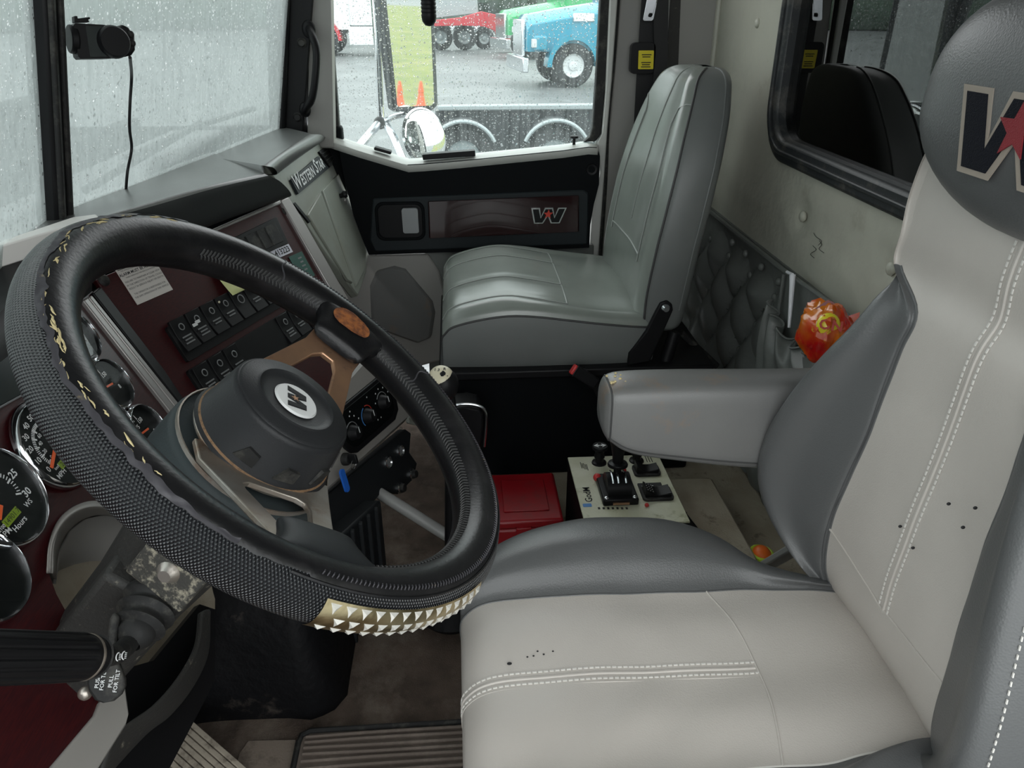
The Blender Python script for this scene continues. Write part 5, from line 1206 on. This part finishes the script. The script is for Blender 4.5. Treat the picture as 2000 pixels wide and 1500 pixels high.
# ================================================================== control box between the seats
zt = .30; RZ = .14
A_, B_, C_, D_ = V(1.314, -.207, zt), V(1.312, -.392, zt), V(1.085, -.394, zt), V(1.085, -.207, zt)
cbx = thing('control_box', 'worn cream topped control box with lever, knobs and rocker switches between the seats', 'control box', V(1.2, -.3, RZ))
m = MB(); m.prism([A_+V(0, 0, -.004), B_+V(0, 0, -.004), C_+V(0, 0, -.004), D_+V(0, 0, -.004)], V(0, 0, -(zt-RZ)+.006)); m.build('box_body', 'door_black', cbx, bevel=.002)
m = MB(); m.prism([A_, B_, C_, D_], V(0, 0, -.004)); m.build('box_top', 'panel_paint', cbx, bevel=.001)
Zp = lambda u, v, l=0: PZ(u, v, zt)+V(0, 0, l)
def pknob(u, v, h, r, cap=True, name='push_knob'):
    # u,v = where the stem meets the panel
    c = Zp(u, v); o_ = MB().lathe([(.0001, 0), (.015, 0), (.014, .003), (.009, .005), (.008, .012), (.0105, .014), (.0105, .018), (.009, .02), (.009, h-.012), (r*.7, h-.01), (r, h-.006), (r, h-.002), (r*.93, h), (.0001, h)], c, (0, 0, 1), 28).build(name, 'black_plastic', cbx, smooth=40)
    if cap:
        t = MB(); 
        for s_ in (-1, 1):
            q = c+V(0, s_*r*.45, h+.0003); t.prism([q+V(-r*.45, s_*-.25*r, 0), q+V(0, s_*r*.35, 0), q+V(r*.45, s_*-.25*r, 0), q+V(r*.1, s_*-.1*r, 0), q+V(r*.1, s_*-.4*r, 0), q+V(-r*.1, s_*-.4*r, 0), q+V(-r*.1, s_*-.1*r, 0)], V(0, 0, .0004))
        t.build('arrow_symbol', 'white_print', o_, smooth=0)
    return o_
pknob(1170, 904, .040, .0155); pknob(1243, 900, .038, .016, False)
# joystick
c = Zp(1206, 968)
bs = MB().box(c+V(.012, 0, .007), (.090, .066, .014)).build('lever_base', 'black_plastic', cbx, bevel=.003)
hm = MB()
hm.lathe([(.030, -.022), (.030, .022)], c+V(.008, 0, .012), (0, 1, 0), 40); hm.lathe([(.0001, -.022), (.030, -.022)], c+V(.008, 0, .012), (0, 1, 0), 40); hm.lathe([(.0001, .022), (.030, .022)], c+V(.008, 0, .012), (0, 1, 0), 40)
hm.build('lever_dome', 'black_plastic', bs, smooth=40)
for dy in (-.012, .002, .012): MB().tube([c+V(.008+.0315*math.cos(a), dy, .012+.0315*math.sin(a)) for a in np.linspace(.9, 2.3, 10)], .0022, 6).build('detent_plate', 'chrome_soft', bs)
for sx, sy in ((-.026, -.026), (-.026, .026)): MB().ball(c+V(sx, sy, .014), (.005, .005, .003), 8).build('screw', 'chrome_soft', bs)
MB().box(c+V(-.0335, 0, .006), (.004, .03, .004)).build('base_clip', 'copper', bs)
tilt = V(.10, -.0, 1).normalized()
jb = c+V(.014, 0, .04)
MB().lathe([(.0001, -.01), (.007, -.01), (.007, .018), (.0185, .020), (.019, .023), (.0175, .026), (.010, .028), (.0105, .040), (.0135, .058), (.018, .074), (.0205, .080), (.020, .087), (.015, .090), (.0001, .091)], jb+V(0, 0, -.004), tilt, 30).build('joystick', 'black_plastic', cbx, smooth=45)
t = MB(); q = jb+tilt*.0875
for dy in (.010, 0, -.010): t.lathe([(.003, 0), (.0052, .0003)], q+V(0, dy, .0), tilt, 14)
t.box(q+V(0, 0, -.0002), (.004, .024, .0008)); t.build('knob_symbol', 'white_print', cbx, smooth=0)
for u, v, r in ((1166, 941, .008), (1217, 927, .006)): MB().ball(Zp(u, v, .01), (r, r, r), 8).build('red_button', 'red_button', cbx); 
for (u0, v0, L, W, nm) in ((1262, 921, .030, .052, 0), (1282, 966, .036, .058, 1)):
    c = Zp(u0, v0); MB().prism(rrect(c, V(0, 1, 0), V(1, 0, 0), W, L+.008, .008), V(0, 0, .005)).build('switch_frame', 'rubber', cbx, bevel=.001)
    rk = MB(); rows = []
    for k in range(9):
        s_ = k/8; y = W*.42*(1-2*s_); z = .008+(.014*abs(2*s_-1)**1.3*(1 if s_ < .5 else .35)); rows.append([c+V(-L*.42, y, 0.003), c+V(-L*.42, y, z), c+V(L*.42, y, z), c+V(L*.42, y, .003)])
    rk.grid(rows); rk.add(rows[0], [(0, 1, 2, 3)]); rk.add(rows[-1], [(3, 2, 1, 0)]); ro = rk.build('rocker_switch', 'black_plastic', cbx, bevel=.001)
    if nm:
        d_ = MB()
        for i in range(3):
            for j in range(4): d_.ball(c+V(-.012+.007*j, .020-.005*i, .020-.0022*i), .0012, 4)
        d_.build('grip_dots', 'grey_print', ro); MB().box(c+V(.024, .006, .002), (.020, .045, .004)).build('switch_slot', 'ink', cbx)
        MB().box(c+V(.0215, .012, .0045), (.004, .022, .001)).build('switch_slot_edge', 'white_print', cbx)
t = MB(); lx = V(1, -.02, 0).normalized(); ly = V(0, 1, 0)
text(t, 'GodM', Zp(1148, 966, .0), lx, ly, .019, .0005, bold=.01); t.build('box_lettering', 'logo_navy', cbx, smooth=0)
MB().prism(rrect(Zp(1147, 987), V(1, 0, 0), V(0, 1, 0), .010, .016, .002), V(0, 0, .0006)).build('box_sticker', 'blue_print', cbx, smooth=0)
t = MB()
for k in range(5): t.box(Zp(1135+3*k, 909+1*k, .0004), (.022-.004*(k % 2), .0013, .0004))
for k in range(3): t.box(Zp(1262+5*k, 897, .0004), (.022, .0015, .0004))
for k in range(7): t.box(Zp(1170+9*k, 993, .0004), (.006, .004, .0004))
t.build('box_print', 'rubber', cbx, smooth=0)
MB().ball(Zp(1263, 989, .003), .004, 6).build('red_lamp', 'red_button', cbx)
# plywood/carpet board right of the box, on the riser
bd_ = MB(); zb = .215
bd_.prism([PZ(u, v, zb) for u, v in ((1305, 934), (1384, 932), (1392, 936), (1490, 1110), (1520, 1180), (1362, 1180))], V(0, 0, -.072)); tag(bd_.build('seat_pedestal', 'carpet_tan', bevel=.004), 'tan carpet covered step beside the control box', 'step')
# red case
rc = thing('red_case', 'red plastic case on the floor left of the control box', 'case', V(1.33, -.13, RZ))
m = MB(); m.box((1.295, -.118, .172), (.165, .135, .062)); m.build('case_body', 'red_plastic', rc, bevel=.006)
m = MB(); m.box((1.295, -.118, .214), (.17, .14, .020)); m.build('case_lid', 'red_plastic', rc, bevel=.006)
MB().box((1.295, -.118, .2255), (.11, .09, .003)).build('lid_panel', 'red_plastic', rc, bevel=.002)
MB().box((1.209, -.11, .195), (.008, .03, .03)).build('case_latch', 'red_plastic', rc, bevel=.002)
# buckles
def buckle(p, d, up, lbl, s=1.0, foot=None):
    b = thing('belt_buckle', lbl, 'buckle', p); d = Vector(d).normalized(); sd = d.cross(Vector(up)).normalized(); n = sd.cross(d)
    MB().box(p-d*.03*s, (.026*s, .06*s, .018*s), (sd, d, n)).build('buckle_body', 'black_plastic', b, bevel=.004)
    MB().box(p+d*.001*s+n*.001, (.022*s, .008*s, .016*s), (sd, d, n)).build('release_button', 'red_button', b, bevel=.002)
    MB().box(p-d*.002*s-n*.0, (.028*s, .005, .020*s), (sd, d, n)).build('buckle_rim', 'black_plastic', b, bevel=.002)
    if foot: MB().tube([p-d*.055*s, foot], .009, 8, flat=.5).build('buckle_strap', 'belt', b)
    return b
pb_ = PX(1121, 722, 1.44)
buckle(pb_, (.0, .75, .55), (-.8, .3, .5), 'red and black belt buckle beside the passenger seat cushion', 1.0, PX(1185, 800, 1.47))
pb2 = PZ(1328, 1006, .27)
buckle(pb2, (.35, .5, .6), (-.8, .2, .6), "red and black belt buckle behind the driver's seat cushion", .9, PZ(1350, 1060, .22))
# things behind the seat on the floor
lz = thing('high_visibility_ball', 'orange and lime object on the floor behind the driver cushion', 'toy', PZ(1487, 1087, RZ))
lc = PZ(1487, 1084, .20)
MB().ball(lc, (.020, .018, .018), 12).build('orange_part', 'orange_plastic', lz); MB().tube([lc+V(.0205*math.cos(a), .0185*math.sin(a), .004) for a in np.linspace(0, 2*math.pi, 20)[:-1]], .004, 6, closed=True).build('lime_band', 'lime_plastic', lz)
MB().tube([lc+V(0, 0, -.01), V(lc.x, lc.y, RZ)], .015, 8).build('orange_part', 'orange_plastic', lz)
p0, p1 = PY(1508, 1098, -.50), PY(1556, 1070, -.50)
m = MB(); m.box((p0+p1)/2, ((p0-p1).length+.06, .028, .012), ((p1-p0).normalized(), V(0, 1, 0), (p1-p0).normalized().cross(V(0, 1, 0)))); tag(m.build('floor_strap', 'door_frame_grey' if False else 'pipe_grey', bevel=.003), 'grey strap end lying behind the driver seat cushion', 'strap')
# ================================================================== back wall pocket with things in it
YP = -.645
pk = thing('wall_pocket', 'gathered grey vinyl pocket on the back wall behind the seats', 'pocket', PY(1560, 760, YP))
bkp = MB(); bkp.prism([PY(u, v, YP-.002) for u, v in ((1527, 536), (1537, 531), (1672, 628), (1760, 700), (1740, 860), (1490, 860), (1494, 740))], V(0, -.01, 0)); bkp.build('pocket_back', 'quilt', pk, bevel=.003)
MB().tube([PY(1538, 533, YP+.004), PY(1600, 577, YP+.004), PY(1680, 635, YP+.004)], .004, 8).build('pocket_hem', 'quilt', pk)
MB().tube([PY(1531, 536, YP+.004), PY(1516, 640, YP+.006), PY(1496, 745, YP+.006)], .0035, 8).build('pocket_hem', 'quilt', pk)
rows = []
nU, nV = 90, 12
for i in range(nU+1):
    t = i/nU; row = []
    top = PY(1541+(1700-1541)*t, 640+(700-640)*t+22*math.sin(t*1.6), YP); 
    top = PY(*(np.array([1528, 590])*(1-t)**2+2*np.array([1540, 700])*t*(1-t)+np.array([1700, 700])*t*t), YP)
    bot = PY(1500+230*t, 770+40*t, YP)
    for j in range(nV+1):
        s_ = j/nV; q = top.lerp(bot, s_); amp = .013*(1-s_)**1.3; q = q+V(0, .020+.018*math.sin(min(1, s_*2)*math.pi/2)+amp*math.sin(t*44+2*math.sin(t*9)), 0)+V(0, 0, .006*(1-s_)*math.sin(t*44+1)); row.append(q)
    rows.append(row)
MB().grid(rows).build('pocket_front', 'quilt', pk, solid=.002, smooth=70)
MB().tube([r[0]+V(0, .001, .001) for r in rows], .0022, 6).build('elastic_hem', 'quilt', pk)
pen = thing('white_pen', 'slim white pen standing in the wall pocket', 'pen', PY(1541, 640, YP+.02))
MB().tube([PY(1548, 536, YP+.012), PY(1547, 560, YP+.013), PY(1541, 640, YP+.02)], [.0058, .0052, .0028], 12).build('pen_body', 'white_pen', pen)
MB().tube([PY(1548, 536, YP+.012), PY(1537, 531, YP+.012)], .003, 8).build('pen_clip', 'white_pen', pen)
cb_ = PY(1612, 650, YP+.055); bag = MB(); rr_ = random.Random(11); rows = []
for i in range(25):
    ph = -math.pi/2+math.pi*i/24; row = []
    for j in range(41):
        th = 2*math.pi*j/40; d = V(math.cos(ph)*math.cos(th), math.cos(ph)*math.sin(th), math.sin(ph))
        k = 1+.22*noise.noise(d*2.3+V(5, 1, 2))+.14*abs(noise.noise(d*6+V(1, 9, 4)))
        sq = max(abs(d.x), abs(d.z))**.35
        row.append(cb_+V(d.x*.052*k/sq, d.y*.034*k, d.z*.046*k/sq))
    rows.append(row)
bag.grid(rows); cbg = thing('chips_bag', 'crumpled red and orange snack bag stuffed in the wall pocket', 'snack bag', cb_+V(0, 0, -.045))
bag.build('bag_body', 'chips_bag', cbg, smooth=25)
cy = MB(); fd = (CAM-cb_).normalized(); fx, fy, _ = frame_from(fd)
t = MB(); text(t, 'ON', cb_+fd*.0535+fy*.012+fx*.006, fx, fy, .022, 0, bold=.03); 
cyl_ = MB(); cyl_.ball(cb_+fd*.042+fy*.012+fx*.002, (.018, .020, .010), 10, (fx, fy, fd)); cyl_.build('bag_print', 'chips_yellow', cbg)
t.build('bag_lettering', 'red_print', cbg, smooth=0)
MB().prism([cb_+fx*a+fy*b+fd*.018 for a, b in ((-.022, .036), (-.006, .052), (.012, .046), (.006, .03))], fd*.003).build('bag_flap', 'red_plastic', cbg, smooth=0)
MB().prism([cb_+fx*a+fy*b+fd*.012 for a, b in ((.026, .030), (.044, .040), (.047, .0), (.030, -.01))], fd*.003).build('bag_flap', 'chips_bag', cbg, smooth=0)
# hair-like cracks on the wall vinyl
ck = MB()
for base in ((1590, 455), (1600, 470), (1585, 480)):
    pts = [PY(base[0]+rr_.uniform(-10, 10)+3*k, base[1]+8*k, YB+.0055) for k in range(4)]; ck.tube(curve(pts, 4), .0006, 4)
ck.build('vinyl_crack', 'column_dirty', wall)
# ================================================================== outside
GZ = -1.33
def gpt(u, v): return PZ(u, v, GZ)
g_ = MB(); g_.add([(-60, -9, GZ), (140, -9, GZ), (140, 140, GZ), (-60, 140, GZ)], [(0, 1, 2, 3)]); g_.add([(-60, -120, GZ), (1.2, -120, GZ), (1.2, -9, GZ), (-60, -9, GZ)], [(0, 1, 2, 3)]).add([(1.2, -120, GZ), (140, -120, GZ), (140, -58, GZ), (1.2, -58, GZ)], [(0, 1, 2, 3)]).build('yard_ground', 'asphalt', kind='structure', smooth=0)
g_ = MB(); g_.add([(1.2, -58, GZ), (140, -58, GZ), (140, -9, GZ), (1.2, -9, GZ)], [(0, 1, 2, 3)]); g_.build('grass_ground', 'grass', kind='structure', smooth=0)
def wheel(parent, c, ax, r, w, rimm='rim_white', rr=.55):
    ax = Vector(ax).normalized()
    MB().lathe([(r*rr, -w/2), (r*.9, -w/2), (r, -w*.32), (r, w*.32), (r*.9, w/2), (r*rr, w/2)], c, ax, 36).build('tyre', 'tyre', parent, smooth=40)
    MB().lathe([(r*rr, w*.42), (r*rr*.95, w*.46), (r*rr*.85, w*.30), (r*rr*.4, w*.22), (r*rr*.38, w*.42), (r*rr*.2, w*.46), (.0001, w*.46)], c, ax, 30).build('wheel_rim', rimm, parent, smooth=40)
def truck(name, lbl, front_c, heading, paint, s=1.0, wheelpos=(0, -3.6, -4.9), grille='chrome_soft', rim_='rim_white', frame=5.4):
    """front_c = ground point under the near front wheel; heading = unit vector forwards; near side faces the camera"""
    h = Vector(heading).normalized(); sd = V(-h.y, h.x, 0); sd = sd if sd.dot(CAM-front_c) > 0 else -sd  # sd: towards camera
    t = thing(name, lbl, 'truck', front_c); P = lambda f, o, z: front_c+h*f*s+sd*o*s+V(0, 0, z*s)
    axs = (h, sd, V(0, 0, 1)); B = lambda f, o, z, L, W, H: MB().box(P(f, o, z), (L*s, W*s, H*s), axs)
    hd_ = MB(); w = .95
    sec = [(1.15, .80, 1.55), (1.05, .84, 1.68), (.2, .9, 1.82), (-1.0, .95, 1.98)]
    rows = [[P(f, -.95, .85), P(f, -.95-(ww-.9), zz-.25), P(f, -.95-ww*.6, zz), P(f, -.95+ww*0, zz+.02), P(f, -.95+ww*.6, zz), P(f, -.95+ww, zz-.22), P(f, -.95+ww, .85)] for f, ww, zz in sec]
    for r in rows: r[0] = P(0, 0, 0)+((r[6]-P(0, 0, 0))-sd*(2*(r[6]-P(0, -.95, 0)).dot(sd))); r[1] = r[5]-sd*(2*(r[5]-P(0, -.95, 0)).dot(sd))
    hd_.grid(rows); hd_.add(rows[0], [tuple(range(7))]); hd_.build('hood', paint, t, smooth=30, bevel=.02)
    B(1.2, -.95, 1.15, .10, 1.15, .85).build('grille', grille, t, bevel=.03)
    fe = MB(); n = 14; out = [(.62*math.cos(math.pi*k/n)*1.1, .5+.74*math.sin(math.pi*k/n)) for k in range(n+1)]; inn = [(.60*math.cos(math.pi*k/n)*.95, .5+.62*math.sin(math.pi*k/n)) for k in range(n+1)]
    vs = [P(a, .12, z) for a, z in out]+[P(a, .12, z) for a, z in inn]+[P(a, -.35, z) for a, z in out]+[P(a, -.35, z) for a, z in inn]; m = n+1; fs = []
    for i in range(n): fs += [(i, i+1, m+i+1, m+i), (i, 2*m+i, 2*m+i+1, i+1), (m+i, m+i+1, 3*m+i+1, 3*m+i)]
    fe.add(vs, fs); fe.build('fender', paint, t, smooth=40)
    B(.86, .0, 1.05, .34, .26, .34).build('fender_nose', paint, t, bevel=.06)
    B(1.02, .06, 1.05, .12, .16, .2).build('headlight', 'rim_white', t, bevel=.03)
    B(1.25, -.95, .55, .16, 2.2, .34).build('bumper', grille, t, bevel=.03)
    B(-1.75, -.95, 1.95, 1.5, 2.0, 1.95).build('cab', paint, t, bevel=.08)
    B(-1.0, -.95, 2.45, .06, 1.8, .66).build('windscreen', 'truck_glass', t, bevel=.03)
    B(-1.7, .06, 2.42, .8, .03, .6).build('side_window', 'truck_glass', t, bevel=.03)
    B(-.5-frame/2, -.95, .85, frame, .9, .26).build('frame_rail', 'paint_black', t, bevel=.02)
    B(-1.7, -.15, .65, 1.3, .5, .5).build('fuel_tank', 'rim_grey', t, bevel=.12)
    for k, f in enumerate(wheelpos): wheel(t, P(f, -.05, .52), sd, .52*s, .3*s, rim_)
    for k, f in enumerate(wheelpos): wheel(t, P(f, -1.85, .52), -sd, .52*s, .3*s, rim_)
    return t, P, B
bt, P, B = truck('parked_truck', 'bright blue truck with white wheel parked across the wet yard', gpt(1117, 171), (-.12, 1, 0), 'paint_blue', s=1.28, wheelpos=(0, -4.2, -5.5))
B(-.25, -.02, 1.62, .55, .06, .2).build('hood_vent', 'chrome_soft', bt, bevel=.03)
g = gpt(1052, 116); gt, P, B = truck('parked_truck', 'green truck partly hidden behind the bright blue truck', g, (-.25, 1, 0), 'paint_green', s=1.3, wheelpos=(0, -4.2, -5.5))
r_ = gpt(905, 104)
rt = thing('red_trailer_truck', 'red heavy tow truck with tandem wheels and a step frame parked far across the yard', 'truck', r_)
for u in (862, 908, 946):
    p = gpt(u, 98 if u < 940 else 96); rad = .70 if u < 940 else .6
    wheel(rt, p+V(0, 0, rad), V(-1, 0, 0), rad, .45, 'rim_grey', .55)
    fe = MB(); fe.tube([p+V(-.2, (rad+.12)*math.cos(a), rad+(rad+.12)*math.sin(a)) for a in np.linspace(.5, 2.6, 12)], .07, 6); fe.build('fender', 'chrome_soft', rt)
q = lambda u, v, x: PX(u, v, x)
xr = r_.x+.1
MB().prism([q(u, v, xr) for u, v in ((838, 40), (900, 34), (940, 22), (975, 30), (992, 38), (1000, 62), (988, 70), (990, 76), (1014, 76), (1016, 90), (975, 92), (966, 60), (945, 52), (900, 50), (838, 52))], V(.8, 0, 0)).build('frame', 'paint_red', rt, bevel=.03)
MB().prism([q(u, v, xr+1) for u, v in ((850, -20), (930, -20), (935, 26), (850, 36))], V(1.5, 0, 0)).build('tow_body', 'rim_grey', rt, bevel=.05)
w0 = gpt(633, 110); wtt, P, B = truck('parked_truck', 'white truck with red fender seen left of the door mirror', w0, (0.05, 1, 0), 'paint_white', s=1.5, wheelpos=(0,), frame=2.2)
for o_ in wtt.children:
    if o_.name.startswith('fender'): o_.data.materials[0] = M['paint_red']
B(-1.9, -.3, .65, 1.9, .9, .6).build('side_skirt', 'paint_white', wtt, bevel=.05)
# nearby black flatbed
fx_ = 12.0
nf = thing('flatbed_trailer', 'black flatbed trailer with arched fenders right beside the door', 'trailer', PX(1000, 330, fx_))
MB().prism([PX(u, v, fx_) for u, v in ((855, 206), (1260, 202), (1260, 214), (855, 217))], V(.12, 0, 0)).build('deck_edge', 'rim_grey', nf, bevel=.02)
MB().prism([PX(u, v, fx_+.1) for u, v in ((850, 216), (1260, 212), (1260, 300), (850, 302))], V(.5, 0, 0)).build('frame_side', 'paint_black', nf, bevel=.02)
for u, v in ((905, 297), (1082, 297)):
    c = PX(u, v, fx_-.3); r_ = .44; wheel(nf, V(c.x, c.y, GZ+r_), V(-1, 0, 0), r_, .4, 'rim_grey', .58)
    c = V(c.x, c.y, GZ+r_+.02)
    MB().tube([c+V(-.25, (r_+.06)*math.cos(a), (r_+.06)*math.sin(a)) for a in np.linspace(.45, 2.7, 16)], .028, 8, nrm=(1, 0, 0)).build('fender', 'rim_grey', nf)
    fb_ = MB(); rows = [[c+V(dx, (r_+.07)*math.cos(a), (r_+.07)*math.sin(a)) for a in np.linspace(.45, 2.7, 16)] for dx in (-.24, .2)]; fb_.grid(rows); fb_.build('fender', 'paint_black', nf, solid=.01)
# tree line far off
for k in range(5):
    p = V(62+random.uniform(-3, 3), -17+k*6.6, GZ); rows = []
    tr_ = thing('distant_tree', 'dark green tree in the line beyond the parked trucks', 'tree', p, group='trees beyond the yard')
    MB().cyl(p, p+V(0, 0, 3), .25, n=8).build('trunk', 'tree_dark', tr_)
    cr_ = MB(); n = 12
    for i in range(n+1):
        ph = -math.pi/2+math.pi*i/n; row = []
        for j in range(2*n+1):
            th = math.pi*j/n; d = V(math.cos(ph)*math.cos(th), math.cos(ph)*math.sin(th), math.sin(ph)); kk = 1+.35*noise.noise(d*2+V(k, 0, 0)); row.append(p+V(0, 0, 4.6)+V(d.x*2.7*kk, d.y*2.7*kk, d.z*3.4*kk))
        rows.append(row)
    cr_.grid(rows); cr_.build('crown', 'tree_dark', tr_)
# ================================================================== door mirrors
XM = 2.62
mc = PX(806, 90, XM); dv = (mc-CAM).normalized(); target = V(.10, -1, -.085).normalized(); mn = (target-dv).normalized()
mr = thing('door_mirror', 'tall rectangular door mirror on chrome posts outside the passenger window', 'mirror', mc)
MM = lambda u, v, l=0: PP(u, v, mc+mn*l, mn)
o1 = [(735, -60), (770, 214), (778, 219), (846, 216), (856, 206), (845, -60)]
MB().prism([MM(u, v) for u, v in o1], -mn*.03).build('mirror_housing', 'paint_black', mr, bevel=.006)
MB().prism([MM(u, v, .002) for u, v in ((748, -60), (776, 205), (780, 209), (843, 206), (848, 200), (837, -60))], -mn*.004).build('mirror_glass', 'mirror', mr, smooth=0)
MB().tube([PX(727, -60, XM+.03), PX(739, 120, XM+.03), PX(744, 228, XM+.03)], .011, 12).build('mirror_post', 'chrome', mr)
MB().tube([PX(744, 236, XM+.02), PX(722, 262, XM-.1), PX(690, 300, XM-.2)], .013, 10).build('mirror_bracket', 'chrome_soft', mr)
MB().tube([PX(752, 240, XM+.02), PX(768, 268, XM-.1), PX(790, 320, XM-.2)], .013, 10).build('mirror_bracket', 'chrome_soft', mr)
MB().tube([PX(735, 244, XM), PX(770, 228, XM), PX(800, 222, XM)], .009, 8).build('mirror_clamp', 'chrome_soft', mr)
MB().ball(PX(742, 240, XM), .02, 10).build('mirror_clamp', 'rubber', mr)
cm = thing('convex_mirror', 'round convex chrome mirror below the rectangular door mirror', 'mirror', PX(826, 275, XM))
cc = PX(829, 268, XM-.05); cn = (mn+V(-.1, 0, .30)).normalized(); gx2, gy2, _ = frame_from(cn)
RR = .085; rows = []
cvx = MB().lathe([(RR*math.sin(a)*1.0, .035*math.cos(a)) for a in np.linspace(.001, math.pi/2, 14)], cc, cn, 40); cvx.build('convex_glass', 'mirror', cm, smooth=80)
MB().lathe([(RR+.001, .004), (RR+.007, 0), (RR*.9, -.03), (RR*.5, -.05), (.0001, -.055)], cc, cn, 40).build('mirror_shell', 'chrome', cm, smooth=80)
MB().tube([cc-cn*.05, PX(800, 330, XM+.02)], .010, 8).build('mirror_arm', 'chrome_soft', cm)
# cones seen in the mirror
for k, (u, v) in enumerate(((781, 196), (822, 190))):
    P0 = MM(u, v); d = (P0-CAM).normalized(); r_ = d-mn*2*d.dot(mn)
    tt = (GZ-P0.z)/r_.z if r_.z < 0 else 12; tt = min(tt, 14); b = P0+r_*tt; b.z = GZ
    cn_ = thing('traffic_cone', ('orange traffic cone reflected at the left of the door mirror', 'orange traffic cone reflected nearer the middle of the door mirror')[k], 'cone', b, group=None)
    MB().lathe([(.0001, .03), (.11, .03), (.095, .05), (.05, .30), (.06, .32), (.028, .50), (.02, .52), (.0001, .52)], b, (0, 0, 1), 16).build('cone_body', 'cone_orange', cn_)
    MB().box(b+V(0, 0, .02), (.28, .28, .04)).build('cone_base', 'cone_orange', cn_, bevel=.01)

# wooded ridge that closes the yard
rd = MB(); rows = []
for i in range(120):
    a = math.radians(-25+135*i/119); R_0 = 95+6*noise.noise((i*.05, 1, 1)); row = []
    hh_ = 13+4*noise.noise((i*.12, 0, 0))+2.5*noise.noise((i*.6, 5, 0))
    for j in range(10):
        t_ = j/9; rr_2 = R_0+10*t_+1.5*noise.noise((i*.5, j*.9, 2)); row.append(V(rr_2*math.cos(a), rr_2*math.sin(a), GZ+hh_*math.sin(t_*math.pi/2)+.8*noise.noise((i*.9, j*1.3, 7))*t_))
    rows.append(row)
rd.grid(rows); tag(rd.build('wooded_ridge', 'tree_dark', solid=.5, smooth=60), 'dark wooded ridge closing the far side of the yard', 'ridge')
